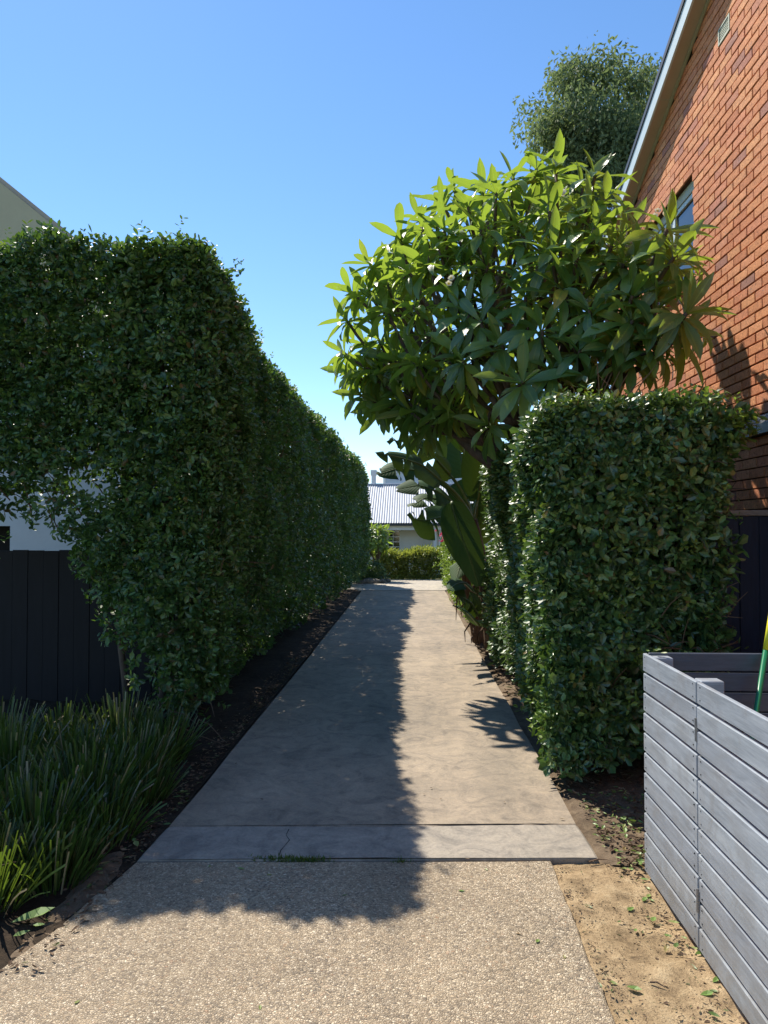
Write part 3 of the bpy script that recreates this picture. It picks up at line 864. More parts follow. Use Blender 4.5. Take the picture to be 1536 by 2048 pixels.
def kmeans(P, k, it=12, seed=1):
    r = np.random.default_rng(seed)
    C = P[r.choice(len(P), k, replace=False)]
    for _ in range(it):
        lab = np.argmin(((P[:, None] - C[None]) ** 2).sum(2), 1)
        for j in range(k):
            if (lab == j).any():
                C[j] = P[lab == j].mean(0)
    return lab, C

def inside(px, py, poly):
    poly = np.array(poly, float)
    x0, y0 = poly[:, 0], poly[:, 1]
    x1, y1 = np.roll(x0, -1), np.roll(y0, -1)
    c = np.zeros(len(px), bool)
    for a, b, d, e in zip(x0, y0, x1, y1):
        cond = (b > py) != (e > py)
        xi = (d - a) * (py - b) / (e - b + 1e-9) + a
        c ^= cond & (px < xi)
    return c

# ------------------------------------------------------------------ frangipani
def long_leaf(nst, prof, droop, fold, wave=0.0):
    """Leaf template with a folded blade along a drooping arc: verts, tris, uv."""
    V, UV = [], []
    ang = 0.0
    p = np.array([0.0, 0.0])
    for k in range(nst + 1):
        t = k / nst
        w = np.interp(t, prof[0], prof[1])
        n = np.array([-math.sin(ang), math.cos(ang)])
        for s in (-1, 0, 1):
            lift = abs(s) * w * fold + (wave * math.sin(t * 9 + s) * w if s else 0)
            V.append((s * w, p[0] + n[0] * lift, p[1] + n[1] * lift)); UV.append((0.5 + 0.5 * s, t))
        p = p + np.array([math.cos(ang), math.sin(ang)]) / nst
        ang -= droop / nst
    F = []
    for k in range(nst):
        a = 3 * k
        for s in (0, 1):
            F += [(a + s, a + s + 1, a + s + 4), (a + s, a + s + 4, a + s + 3)]
    return np.array(V), np.array(F), np.array(UV)

FR_PROF = ([0, .06, .25, .5, .72, .9, 1.0], [.012, .018, .075, .122, .120, .055, .003])
FR_T = [long_leaf(6, FR_PROF, d, f, w) for d, f, w in ((0.35, .38, .14), (0.95, .30, .18), (1.5, .24, .2), (0.05, .5, .1), (1.2, .45, .25))]

def rosettes(tips, axes, nper, lr, r):
    """Leaf frames for whorls at the branch tips."""
    P, T, N, L, K = [], [], [], [], []
    for p, a in zip(tips, axes):
        n = int(r.integers(*nper))
        a = unit(a)
        u = unit(np.cross(a, r.normal(size=3))); w = np.cross(a, u)
        big = r.uniform(0.85, 1.12)
        for k in range(n):
            t = k / n
            ph = k * 2.399 + r.uniform(-.25, .25)
            rad = math.cos(ph) * u + math.sin(ph) * w
            el = 1.42 * (1 - t) ** 0.7 + 0.30 + r.uniform(-.12, .12)      # angle from the axis
            d = math.cos(el) * a + math.sin(el) * rad
            d = d + np.array([0, 0, -0.08 - 0.34 * (1 - t)]) + r.normal(size=3) * .06
            nn = math.cos(el) * -rad + math.sin(el) * a + np.array([0, 0, .35]) + r.normal(size=3) * .12
            P.append(p - a * 0.10 * (1 - t)); T.append(d); N.append(nn)
            L.append(r.uniform(*lr) * big * (0.62 + 0.5 * math.sin(math.pi * min(1, (1 - t) * .75 + .15))))
            K.append(3 if t > .8 else int(r.choice([0, 1, 1, 2, 4])))
    return np.array(P), unit(np.array(T)), np.array(N), np.array(L), np.array(K)

def whorl_tree(name, label, cat, base, fork, tips, axes, radii, nper, lr, singles, k1, k2, tmpl, mat, bark, seed, score=None):
    r = np.random.default_rng(seed)
    t = thing(name, label, cat, base)
    off = np.array(base, float)
    wood = MB()
    lab, C = kmeans(tips, k1, seed=seed)
    fork = np.array(fork, float)
    trunk_pts = curve3(off + [0, 0, -.1], fork, (0.05, 0.03, 0), 6)
    MB().tube(trunk_pts - off, np.linspace(radii[0] * 1.25, radii[0] * .9, 6), 9).obj('trunk', bark, t, smooth=True)
    for j in range(k1):
        tj = tips[lab == j]
        if not len(tj):
            continue
        n1 = fork + (C[j] - fork) * 0.50 + np.array([0, 0, -0.10])
        horiz = (C[j] - fork) * [1, 1, 0]
        limb = MB().tube(curve3(fork - [0, 0, .06], n1, horiz * .10 + [0, 0, -.06], 6) - off, np.linspace(radii[1], radii[1] * .72, 6), 7)
        kk = max(1, min(k2, len(tj) // 2))
        lab2, C2 = kmeans(tj, kk, seed=seed + j)
        ij = np.where(lab == j)[0]
        for q in range(kk):
            sel = np.where(lab2 == q)[0]
            if not len(sel):
                continue
            n2 = n1 + (C2[q] - n1) * 0.52 + np.array([0, 0, -.05])
            limb.tube(curve3(n1, n2, (C2[q] - n1) * [.14, .14, 0] + r.normal(size=3) * .02, 5) - off, np.linspace(radii[2], radii[2] * .8, 5), 6)
            for e in sel:
                tip = tj[e]
                ax = unit(axes[ij[e]])
                limb.tube(curve3(n2, tip, (tip - n2) * [.12, .12, -.10] + r.normal(size=3) * .02, 5) - off, np.linspace(radii[3] * 1.15, radii[3], 5), 5)
        limb.obj('limb', bark, t, smooth=True)
    P, T, N, L, K = rosettes(tips, axes, nper, lr, r)
    A, T, N = frame(T, N)
    px, py, d = proj(P + T * L[:, None] * .5)
    view = unit(np.array([0, 0, CAM_H]) - P)
    sc = L ** 2 / d ** 2 * (0.2 + np.abs((N * view).sum(1)))
    if score is not None:
        sc = sc * score(P)
    pick = np.zeros(len(P), bool)
    pick[np.argsort(-sc)[:singles]] = True
    for kind, (tv, tf, uv) in enumerate(tmpl):
        me = mesh('leaf', tv, tf, mat, uv, smooth=True)
        for i in np.where(pick & (K == kind))[0]:
            o = link('leaf', me, t)
            m = Matrix.Identity(4)
            for q in range(3):
                m[q][0] = A[i, q] * L[i]; m[q][1] = T[i, q] * L[i]; m[q][2] = N[i, q] * L[i]; m[q][3] = P[i, q] - off[q]
            o.matrix_local = m
    Vs, Fs, Us, n = [], [], [], 0
    for kind, (tv, tf, uv) in enumerate(tmpl):
        sel = (~pick) & (K == kind)
        if sel.any():
            V, F = scatter(P[sel] - off, T[sel], N[sel], L[sel], L[sel], tv, tf)
            Vs.append(V); Fs.append(F + n); Us.append(np.tile(uv, (sel.sum(), 1))); n += len(V)
    if Vs:
        o = link('leaves', mesh('leaves', np.concatenate(Vs), Fs, mat, np.concatenate(Us), smooth=True), t)
        o['kind'] = 'stuff'
    return t

FP = [(655, 668), (700, 600), (735, 520), (775, 455), (860, 400), (905, 372), (960, 358), (1060, 345), (1150, 325), (1195, 322), (1215, 415), (1290, 470), (1380, 488), (1405, 535),
      (1360, 570), (1400, 610), (1420, 640), (1380, 670), (1320, 715), (1290, 755), (1150, 775), (1060, 770), (1010, 850), (950, 868), (800, 865), (725, 810), (685, 745)]
r = np.random.default_rng(21)
tips, axes = [], []
cx, cy = 1040.0, 560.0
while len(tips) < 158:
    px, py = r.uniform(640, 1430), r.uniform(310, 860)
    if not inside(np.array([px]), np.array([py]), FP)[0]:
        continue
    rx = (px - cx) / (405 if px < cx else 400); ry = (py - cy) / (255 if py < cy else 310)
    rr = min(1.0, math.hypot(rx, ry))
    yc = 7.45 - 1.95 * np.clip((px - 1080) / 300, 0, 1) + 0.95 * np.clip((960 - px) / 200, 0, 1)
    hd = 1.2 * math.sqrt(1 - rr ** 2 * .92) * (1 - .62 * np.clip((px - 1150) / 200, 0, 1)) * (1 - .25 * np.clip((900 - px) / 150, 0, 1))
    u = r.uniform()
    if py > 640 and 900 < px < 1200 and u < .45:
        continue                          # open below, the limbs show
    y = yc + hd * (-1 + 0.3 * r.uniform() if u < .60 else (1 - .3 * r.uniform() if u < .88 else r.uniform(-.6, .6)))
    P = at(px, py, y)
    if P[0] > 2.62 or P[2] < 2.55:
        continue
    if P[1] < 9.4 and 0.8 < P[0] < 2.2 and P[2] < 2.85:
        continue
    if tips and min(np.linalg.norm(P - q) for q in tips) < 0.21:
        continue
    P = P + r.normal(size=3) * [.06, .06, .05]
    cen = np.array([1.05, 7.1, 3.1])
    a = unit((P - cen) * [1, 1, .9]) * .85 + np.array([0, 0, .55]) + r.normal(size=3) * .18
    tips.append(P); axes.append(a)
for px, py, y in [(1045, 765, 5.95), (1105, 745, 6.0), (1160, 700, 5.85), (1085, 660, 6.0), (1005, 690, 6.2), (1235, 690, 5.7), (925, 720, 6.5), (960, 640, 6.3), (1180, 620, 5.8), (1265, 640, 5.6), (720, 790, 8.3), (768, 822, 8.4), (828, 838, 8.3), (880, 850, 8.1), (800, 782, 8.0), (858, 795, 8.0), (745, 742, 8.1), (930, 832, 7.9), (902, 765, 7.8), (700, 745, 8.5), (790, 720, 7.9), (845, 730, 7.8)]:
    P = at(px, py, y)
    tips.append(P); axes.append(np.array([r.uniform(-.4, .4) - (.5 if px < 900 else 0), -.75, .45 if px > 900 else .1]))
tips, axes = np.array(tips), np.array(axes)
fr = whorl_tree('frangipani_tree', 'broad frangipani tree with long glossy leaves between hedge and brick wall', 'tree', (1.5, 7.4, 0), (1.22, 7.2, 2.15), tips, axes,
                (0.12, 0.062, 0.036, 0.0165), (13, 18), (0.26, 0.42), 300, 9, 6, FR_T, M['frangi'], M['bark'], 5, lambda P: (P[:, 2] > 2.6) * np.exp(-np.clip(P[:, 1] - 5.6, 0, 9) * .8))
fo = np.array(fr.location)
# flowers
for px, py, y in [(1118, 392, 6.2), (1303, 552, 5.75), (1320, 520, 6.0), (905, 560, 6.35), (1175, 635, 5.9), (1322, 425, 6.3)]:
    c = at(px, py, y)
    for k in range(3):
        cc = c + np.array([random.uniform(-.05, .05), random.uniform(-.03, .03), random.uniform(-.03, .03)])
        ax = unit(np.array([random.uniform(-.5, .5), -1, random.uniform(.1, .8)]))
        u = unit(np.cross(ax, [0, 0, 1])); w = np.cross(ax, u)
        P, T, N = [], [], []
        for q in range(5):
            a = q * 1.2566 + k
            rad = math.cos(a) * u + math.sin(a) * w
            P.append(cc - fo); T.append(rad + ax * .45); N.append(ax - rad * .4)
        V, F = scatter(np.array(P), np.array(T), np.array(N), np.full(5, .036), np.full(5, .030))
        fl = link('flower', mesh('flower', V, F, M['petal']), fr)
        V, F = scatter(np.array(P) - ax * -.004, np.array(T), np.array(N), np.full(5, .014), np.full(5, .012))
        link('flower_centre', mesh('flower_centre', V, F, M['petal_core']), fl)

# ------------------------------------------------------------------ banana plant
bn = thing('banana_plant', 'banana plant with huge paddle leaves leaning over the right driveway edge', 'plant', (1.08, 9.9, 0))
bo = np.array(bn.location)
def banana_leaf(pts, width, nrm, tears, seed, side=(1.0, 1.0), petiole=None):
    """Paddle leaf along a midrib with tears between strips of blade."""
    r = random.Random(seed)
    pts = np.array(pts, float)
    t = np.linspace(0, 1, len(pts)); ts = np.linspace(0, 1, 25)
    Mid = np.stack([np.interp(ts, t, pts[:, k]) for k in range(3)], 1)
    for _ in range(3):
        Mid[1:-1] = (Mid[:-2] + 2 * Mid[1:-1] + Mid[2:]) / 4
    tan = unit(np.gradient(Mid, axis=0))
    nrm = np.array(nrm, float)
    V, F, UV = [], [], []
    for s in (-1, 1):
        cuts = sorted(r.sample(range(4, 23), tears))
        groups, a = [], 0
        for c in cuts + [24]:
            groups.append((a, c)); a = c
        for a, c in groups:
            dr = r.uniform(-.12, .25); pull = r.uniform(-.05, .05)
            base = len(V)
            for i in range(a, c + 1):
                tt = ts[i]
                w = width * side[0 if s < 0 else 1] * math.sin(math.pi * min(1, (tt * .93 + .05)) ** .75) ** .62
                acr = unit(np.cross(tan[i], nrm)) * s
                n2 = np.cross(acr * s, tan[i])
                shr = 0.0
                if i == a and a: shr = .035
                if i == c and c < 24: shr = -.035
                for q, f in enumerate((0, .35, .7, 1.0)):
                    p = Mid[i] + acr * w * f * (1 - .10 * (i in (a, c))) + tan[i] * (shr + pull) * f * 1.1 + n2 * w * (.18 * f - .32 * f * f * (1 + dr * 2))
                    V.append(p); UV.append((.5 + .5 * s * f, tt))
            for i in range(c - a):
                for q in range(3):
                    k0 = base + i * 4 + q
                    F.append((k0, k0 + 1, k0 + 5, k0 + 4))
    lf = link('leaf', mesh('leaf', np.array(V) - bo, [np.array(F)], M['banana'], np.array(UV), smooth=True), bn)
    rib = MB().tube(Mid - tan * 0 - bo, np.linspace(.022, .004, 25), 6)
    if petiole is not None:
        pp = np.array(petiole, float)
        rib.tube(curve3(pp, Mid[0], (Mid[0] - pp) * [-.12, -.12, .18], 7) - bo, np.linspace(.034, .022, 7), 7)
    rib.obj('midrib', M['petiole'], lf, smooth=True)
# stems
def bstem(p0, p1, r0, r1, bend):
    c = curve3(np.array(p0), np.array(p1), np.array(bend), 9)
    MB().tube(c - bo, np.linspace(r0, r1, 9), 10).obj('stem', M['stem'], bn, smooth=True)
    return c
crown1 = at(925, 1060, 9.6)
s1 = bstem((1.10, 9.75, -.05), at(962, 1120, 9.7), .10, .065, (.05, .05, .1))
s2 = bstem((1.20, 10.5, -.05), at(945, 1040, 10.3), .12, .07, (.05, 0, .1))
s3 = bstem((0.98, 10.3, -.05), at(925, 1130, 10.1), .085, .05, (0, 0, .1))
up1 = s1[-1]; up2 = s2[-1]
LEAVES = [  # midrib pixel path with distance, half width, rough normal, tears
    ([(903, 1005, 9.0), (918, 1060, 8.95), (940, 1115, 8.95), (957, 1172, 9.05)], .22, (-.35, -.95, .1), 0, (1, 1.1), up1),
    ([(908, 1030, 9.5), (880, 1035, 9.2), (848, 1042, 9.0), (818, 1035, 8.9)], .32, (.0, -.97, .25), 3, (.9, .6), up1),
    ([(880, 960, 9.8), (845, 930, 9.5), (800, 915, 9.3), (750, 905, 9.1)], .24, (.1, -.85, .5), 3, (1, .6), up2),
    ([(900, 950, 10.2), (860, 905, 10.1), (820, 885, 10.0), (778, 880, 9.9)], .26, (.1, -.85, .5), 4, (.9, .8), up2),
    ([(870, 960, 10.4), (830, 940, 10.3), (790, 938, 10.2), (755, 950, 10.1)], .26, (.1, -.75, .65), 3, (1, .9), up2),
    ([(905, 1005, 9.9), (880, 985, 9.8), (838, 970, 9.7), (797, 978, 9.6)], .24, (.1, -.6, .8), 2, (1, 1), up1),
    ([(910, 1010, 10.1), (885, 1000, 10.0), (850, 995, 9.9), (824, 1012, 9.7)], .24, (.0, -.6, .8), 2, (1, 1), up1),
    ([(935, 1000, 10.5), (925, 930, 10.7), (915, 870, 10.9), (905, 800, 11.0)], .34, (-.2, -1, .2), 3, (1, 1), up2),
    ([(955, 1000, 10.4), (965, 930, 10.3), (975, 890, 10.2), (985, 860, 10.0)], .30, (.1, -1, .1), 2, (1, 1), up2),
    ([(940, 1060, 10.3), (930, 1090, 10.0), (922, 1125, 9.8), (912, 1160, 9.6)], .20, (-.4, -.9, .2), 1, (1, 1), up2),
    ([(948, 1060, 10.7), (955, 1010, 10.8), (952, 970, 10.9), (945, 930, 11.0)], .26, (-.2, -1, .2), 3, (1, 1), up2),
    ([(955, 1080, 10.9), (965, 1050, 10.9), (968, 1020, 11.0), (972, 985, 11.1)], .24, (.2, -1, .2), 2, (1, 1), up2),
    ([(945, 1180, 9.6), (930, 1165, 9.4), (912, 1168, 9.25), (900, 1178, 9.1)], .14, (.0, -.6, .8), 1, (1, 1), s1[4]),
    ([(955, 1230, 9.6), (942, 1205, 9.4), (925, 1195, 9.3), (912, 1190, 9.2)], .15, (-.2, -.85, .5), 1, (1, 1), s1[3]),
    ([(958, 1250, 9.6), (945, 1235, 9.4), (925, 1215, 9.2), (905, 1212, 9.1)], .12, (-.1, -.5, .85), 1, (1, 1), s1[3]),
    ([(962, 1150, 9.6), (968, 1135, 9.55), (975, 1160, 9.45), (975, 1190, 9.4)], .10, (-.4, -.9, .3), 1, (1, 1), s1[6]),
]
for k, (pp, w, nn, tears, side, pet) in enumerate(LEAVES):
    banana_leaf([at(*p) for p in pp], w, nn, tears, k + 3, side, pet)
fb = MB()       # dead hanging sheaths round the stems
for k in range(70):
    s = random.choice([s1, s1, s2, s3]); c = s[random.randint(0, 6)]
    a = random.uniform(0, 6.28)
    p0 = c + np.array([math.cos(a), math.sin(a), 0]) * .08
    d = np.array([math.cos(a) * .25, math.sin(a) * .25 - .05, -1]) * random.uniform(.2, .55)
    p1 = p0 + d
    p1[2] = max(.02, p1[2])
    fb.tube([p0 - bo, (p0 + p1) / 2 + [math.cos(a) * .05, math.sin(a) * .05, .02] - bo, p1 - bo], [.016, .012, .004], 4, False)
fb.obj('dead_sheaths', M['stem'], bn, kind='stuff')

# ------------------------------------------------------------------ low hedge beyond the banana plant
lh = thing('low_hedge', 'low bright green leafy hedge beyond the banana plant', 'hedge', (1.3, 15.5, 0))
def low_box(n, x0, x1, y0, y1, h, L, seed, face=(1, 1, 1)):
    r = np.random.default_rng(seed)
    f = r.uniform(0, 1, n)
    x = r.uniform(x0, x1, n); y = r.uniform(y0, y1, n); z = r.uniform(.05, h, n)
    N = np.zeros((n, 3))
    a = f < .4; N[a] = [-1, 0, .2]; x[a] = x0
    b = (f >= .4) & (f < .65); N[b] = [0, -1, .2]; y[b] = y0
    c = f >= .65; N[c] = [0, 0, 1]; z[c] = h
    P = np.stack([x, y, z], 1)
    P += N * (.06 * snoise(P, .8, seed) + .05 * snoise(P, 2, seed + 1) - r.exponential(.06, n).clip(0, .3))[:, None]
    return sprigs(P, unit(N), np.full(n, L), r=r)
foliage(lh, M['lowhedge'], [low_box(1500, .98, 1.75, 11.2, 15.5, 0.95, .075, 31), low_box(1500, .98, 1.8, 15.5, 21.3, 1.22, .09, 32)], 120, lambda P: (P[:, 1] < 13) * 1.0)
for y in (12.0, 13.6, 15.2, 17, 18.8, 20.4):
    MB().tube(np.array([(1.35, y, -.08), (1.33, y + .05, .4), (1.38, y, .9)]) - np.array(lh.location), [.03, .025, .012], 6).obj('trunk', M['bark'], lh)
pf = thing('flowering_shrub', 'pink flowering shrub behind the low green hedge', 'shrub', (1.35, 20.8, 0))
r = np.random.default_rng(40)
C = np.stack([r.normal(1.2, .22, 130), r.normal(20.9, .25, 130), r.uniform(.5, 1.5, 130)], 1)
foliage(pf, M['lowhedge'], [sprigs(C, unit(r.normal(size=C.shape) + [0, 0, .4]), np.full(130, .08), r=r)], 0)
C = np.stack([r.normal(1.02, .12, 26), r.normal(20.6, .15, 26), r.uniform(1.25, 1.58, 26)], 1)
foliage(pf, M['pink'], [sprigs(C, unit(r.normal(size=C.shape) + [0, -.5, .4]), np.full(26, .05), spread=.04, ratio=.9, r=r)], 0, name='blossoms')
MB().tube(np.array([(1.3, 20.9, -.1), (1.25, 20.9, .6), (1.2, 20.85, 1.2)]) - np.array(pf.location), [.03, .022, .01], 6).obj('stem', M['bark'], pf)

# ------------------------------------------------------------------ shrub across the end of the drive
es = thing('end_shrub', 'wide low yellow-green shrub across the far end of the driveway', 'shrub', (0.0, 23.2, 0))
r = np.random.default_rng(50)
n = 1000
x = r.uniform(-1.15, 1.15, n); f = r.uniform(0, 1, n)
h = 0.82 + 0.06 * np.sin(x * 5) + .12 * np.clip((x - .2), 0, 1)
z = np.where(f < .55, h, r.uniform(.05, .95, n) * h)
y = np.where(f < .55, r.uniform(22.8, 23.7, n), 22.78 + .12 * np.clip((z - .5), 0, 1))
P = np.stack([x, y + .05 * r.normal(size=n), z + .04 * r.normal(size=n)], 1)
N = np.where((f < .55)[:, None], np.array([0, -.25, 1.0]), np.array([0, -1.0, .45]))
foliage(es, M['endshrub'], [sprigs(P, unit(N), np.full(n, .15), per=9, spread=.10, ratio=.26, jit=.45, r=r)], 200)
for xx in (-.9, -.4, .1, .6, 1.0):
    MB().tube(np.array([(xx, 23.3, -.1), (xx + .05, 23.25, .4), (xx, 23.3, .75)]) - np.array(es.location), [.03, .025, .015], 6).obj('stem', M['bark'], es)

def round_shrub(name, label, c, rad, n, L, mat, ratio=.5, seed=60, singles=0):
    r = np.random.default_rng(seed)
    t = thing(name, label, 'shrub', (c[0], c[1], 0))
    D = unit(r.normal(size=(n, 3)))
    P = np.array(c) + D * np.array(rad) * (r.uniform(.7, 1.0, n)[:, None]) * (1 + .15 * snoise(D, .9, seed)[:, None])
    P[:, 2] = np.abs(P[:, 2]) + .03
    foliage(t, mat, [sprigs(P, unit(D + [0, 0, .2]), np.full(n, L), ratio=ratio, r=r)], singles)
    MB().tube(np.array([(0, 0, -.1), (.03, 0, c[2] * .5), (0, .02, c[2])]), [.03, .025, .012], 6).obj('stem', M['bark'], t)
    return t
round_shrub('small_shrub', 'small rounded dark green shrub beside the far hedge end', (-1.15, 21.6, .25), (.42, .4, .38), 260, .085, M['hedge_sunny'], seed=61)
round_shrub('small_shrub', 'shadowed low shrub at the foot of the far left hedge end', (-1.55, 21.3, .3), (.35, .3, .45), 200, .085, M['hedge'], seed=62)
for k, (x, y, s) in enumerate([(-1.25, 20.95, .16), (-1.02, 21.0, .13), (-.85, 21.15, .12), (-1.45, 20.9, .15), (-.72, 21.4, .1)]):
    r = np.random.default_rng(70 + k)
    u, v = np.meshgrid(np.linspace(0, 2 * math.pi, 9)[:-1], np.linspace(0, math.pi, 6))
    D = np.stack([np.cos(u) * np.sin(v), np.sin(u) * np.sin(v), np.cos(v)], -1).reshape(-1, 3)
    P = D * s * (1 + .22 * snoise(D, .6, 70 + k))[:, None] * [1.2, 1, .7]
    i = np.arange(48).reshape(6, 8)
    Q = np.stack([i[:-1].ravel(), np.roll(i, -1, 1)[:-1].ravel(), np.roll(i, -1, 1)[1:].ravel(), i[1:].ravel()], 1)
    o = link('edging_rock', mesh('edging_rock', P, [Q], M['rock'], smooth=True), loc=(x, y, s * .35))
    tag(o, ['largest grey edging rock', 'second largest grey rock', 'grey edging rock nearest the sunlit concrete', 'grey rock closest to the tall hedge', 'smallest grey edging rock'][k] + ' at the foot of the small far shrub', 'rock', 'rocks edging the far bed')

# small frangipani near the cottage
r = np.random.default_rng(81)
tips2, axes2 = [], []
while len(tips2) < 36:
    D = unit(r.normal(size=3)); c = np.array([-1.06, 22.0, 1.30])
    P = c + D * np.array([.42, .42, .50]) * r.uniform(.7, 1)
    if P[2] < .85: continue
    tips2.append(P); axes2.append(D * .9 + np.array([0, 0, .5]))
whorl_tree('small_frangipani', 'small bright frangipani bush in front of the cottage window', 'tree', (-1.0, 22.0, 0), (-1.0, 22.0, .55), np.array(tips2), np.array(axes2),
           (.07, .035, .025, .013), (9, 14), (.20, .30), 60, 5, 4, FR_T, M['frangi'], M['bark'], 82)

# ================================================================== cottage at the end
ct = thing('cottage', 'low pale cottage with corrugated roof at the driveway end', 'house', (0, 27.5, 0))
co_ = np.array(ct.location)
CE = 26.0                                    # eave line
zE = at(800, 1046, CE)[2]
zR = at(800, 970, CE + 3.0)[2]
WY = CE + .75                                # wall plane
xl, xr_ = -8.0, 6.0
w = MB()
wx0, wx1 = at(774, 1000, WY)[0], at(802, 1000, WY)[0]
wz0, wz1 = at(790, 1104, WY)[2], at(790, 1053, WY)[2]
w.box(xl, wx0, WY - 27.5, WY + .2 - 27.5, -.2, zE + .3).box(wx1, at(868, 1000, WY)[0] + 3, WY - 27.5, WY + .2 - 27.5, -.2, zE + .3)
w.box(wx0, wx1, WY - 27.5, WY + .2 - 27.5, -.2, wz0)
w.box(wx0, wx1, WY - 27.5, WY + .2 - 27.5, wz1, zE + .3)
w.obj('wall', M['cottage'], ct)
win = MB()
for a, b, c, d in ((wx0, wx0 + .06, wz0, wz1), (wx1 - .06, wx1, wz0, wz1), (wx0 + .06, wx1 - .06, wz0, wz0 + .06), (wx0 + .06, wx1 - .06, wz1 - .05, wz1)):
    win.box(a, b, WY - .03 - 27.5, WY + .08 - 27.5, c, d)
wo = win.obj('window', M['cottage'], ct)
for k in range(1, 2):
    xx = wx0 + (wx1 - wx0) * .44
    MB().box(xx - .012, xx + .012, WY + .01 - 27.5, WY + .05 - 27.5, wz0 + .06, wz1 - .05).obj('muntin', M['white'], wo)
for k in range(1, 5):
    zz = wz0 + (wz1 - wz0) * k / 5
    MB().box(wx0 + .06, wx1 - .06, WY + .012 - 27.5, WY + .048 - 27.5, zz - .012, zz + .012).obj('muntin', M['white'], wo)
nc, nr = 2, 5
for i in range(nr):
    for j in range(nc):
        a = wx0 + .06 if j == 0 else wx0 + (wx1 - wx0) * .44 + .012
        b = wx0 + (wx1 - wx0) * .44 - .012 if j == 0 else wx1 - .06
        MB().box(a, b, WY + .028 - 27.5, WY + .036 - 27.5, wz0 + (wz1 - wz0) * i / nr + .014, wz0 + (wz1 - wz0) * (i + 1) / nr - .014).obj('pane', M['glass'], wo)
# corrugated roof
per = 0.092
xs = np.arange(xl, xr_, per / 6)
Vr = []
sl = (zR - zE) / 3.0
for yy, zz in ((CE, zE), (CE + 3.0, zR), (CE + 6.0, zE)):
    for x in xs:
        Vr.append((x, yy - 27.5, zz + .016 * math.sin(x / per * 2 * math.pi)))
m_ = len(xs)
i = np.arange(3 * m_).reshape(3, m_)
Q = np.stack([i[:-1, :-1].ravel(), i[:-1, 1:].ravel(), i[1:, 1:].ravel(), i[1:, :-1].ravel()], 1)
rf = link('roof', mesh('roof', Vr, [Q], M['zinc']), ct)
MB().tube([(xl, CE + 3 - 27.5, zR + .02), (xr_, CE + 3 - 27.5, zR + .02)], .05, 8).obj('ridge_cap', M['zinc'], rf)
MB().box(xl, xr_, CE - .10 - 27.5, CE + .02 - 27.5, zE - .10, zE - .005).obj('gutter', M['gutter'], ct)
MB().box(xl, xr_, CE + .03 - 27.5, CE + .09 - 27.5, zE - .26, zE - .03).obj('fascia', M['white'], ct)
MB().box(xl, xr_, CE + .10 - 27.5, WY - .005 - 27.5, zE - .10, zE - .07).obj('eave_lining', M['white'], ct)
for px in (870, 881, 765, 757):
    x = at(px, 1070, CE + .25)[0]
    MB().box(x - .06, x + .06, CE + .2 - 27.5, CE + .32 - 27.5, -.15, zE - .11, .008).obj('post', M['white'], ct)
cx0 = at(743, 950, CE + 3.4)[0]; cx1 = at(752, 950, CE + 3.4)[0]
zt = at(747, 951, CE + 3.4)[2]
MB().box(cx0, cx1, CE + 3.3 - 27.5, CE + 3.5 - 27.5, zR - .3, zt).box(cx0 - .03, cx1 + .03, CE + 3.27 - 27.5, CE + 3.53 - 27.5, zt + .002, zt + .22).obj('chimney', M['render'], rf)

wh = thing('weatherboard_house', 'blue-grey weatherboard gable wall rising behind the cottage roof', 'house', (0.5, 36, 0))
x0, x1 = at(771, 950, 36)[0], at(771, 950, 36)[0] + 7
z0 = 2.0; z1 = at(800, 938, 36)[2] - .5
MB().box(x0 + .02 - .5, x1 - .5, .02, 5.0, -.1, z1 + .5).obj('wall', M['weatherboard'], wh)
zz = z0
while zz < z1 + .4:
    o = MB().add([(x0 - .5, -.035, zz), (x1 - .5, -.035, zz), (x1 - .5, -.005, zz + .19), (x0 - .5, -.005, zz + .19), (x0 - .5, .015, zz), (x1 - .5, .015, zz), (x1 - .5, .015, zz + .19), (x0 - .5, .015, zz + .19)],
                 [(0, 1, 2, 3), (0, 4, 5, 1), (3, 2, 6, 7), (0, 3, 7, 4), (1, 5, 6, 2), (4, 7, 6, 5)]).obj('board', M['weatherboard'], wh)
    zz += .185
MB().box(x0 - .12 - .5, x0 - .5, -.05, .1, -.1, z1 + .5).obj('corner_board', M['white'], wh)
MB().prism([(x0 - .8, z1 + .45), (x1 - .3, z1 + .52), (x1 - .3, z1 + .60), (x0 - .8, z1 + .53)], 'y', -.3, 5.2).obj('roof', M['zinc'], wh)

# ================================================================== left rendered house
rh = thing('rendered_house', 'white rendered house with olive gable behind the left hedge', 'house', (-5.0, 9.2, 0))
ro = np.array(rh.location)
HY = 9.0
hx1 = at(291, 950, HY)[0]
nx0, nx1 = -8.2, at(20, 1070, HY)[0]
nz1 = at(20, 1052, HY)[2]
w = MB()
w.box(-10 - ro[0], nx0 - ro[0], HY - ro[1], 15 - ro[1], -.1, 4.3).box(nx1 - ro[0], hx1 - ro[0], HY - ro[1], 15 - ro[1], -.1, 4.3)
w.box(nx0 - ro[0], nx1 - ro[0], HY - ro[1], 15 - ro[1], nz1, 4.3).box(nx0 - ro[0], nx1 - ro[0], HY - ro[1], 15 - ro[1], -.1, .7)
w.obj('wall', M['render'], rh)
wd = MB().box(nx0 - ro[0], nx1 - .002 - ro[0], HY + .32 - ro[1], HY + .36 - ro[1], .7, nz1).obj('window', M['dark'], rh)
MB().box(nx1 - .06 - ro[0], nx1 - .004 - ro[0], HY + .26 - ro[1], HY + .315 - ro[1], .702, nz1 - .002).obj('frame', M['gutter'], wd)
ga, gb = at(0, 364, 8.8), at(95, 441, 8.8)
sl = (gb[2] - ga[2]) / (gb[0] - ga[0])
gx0, gx1 = -9.2, -3.75
ridge_x = -7.0
zf = lambda x: ga[2] + sl * (x - ga[0])
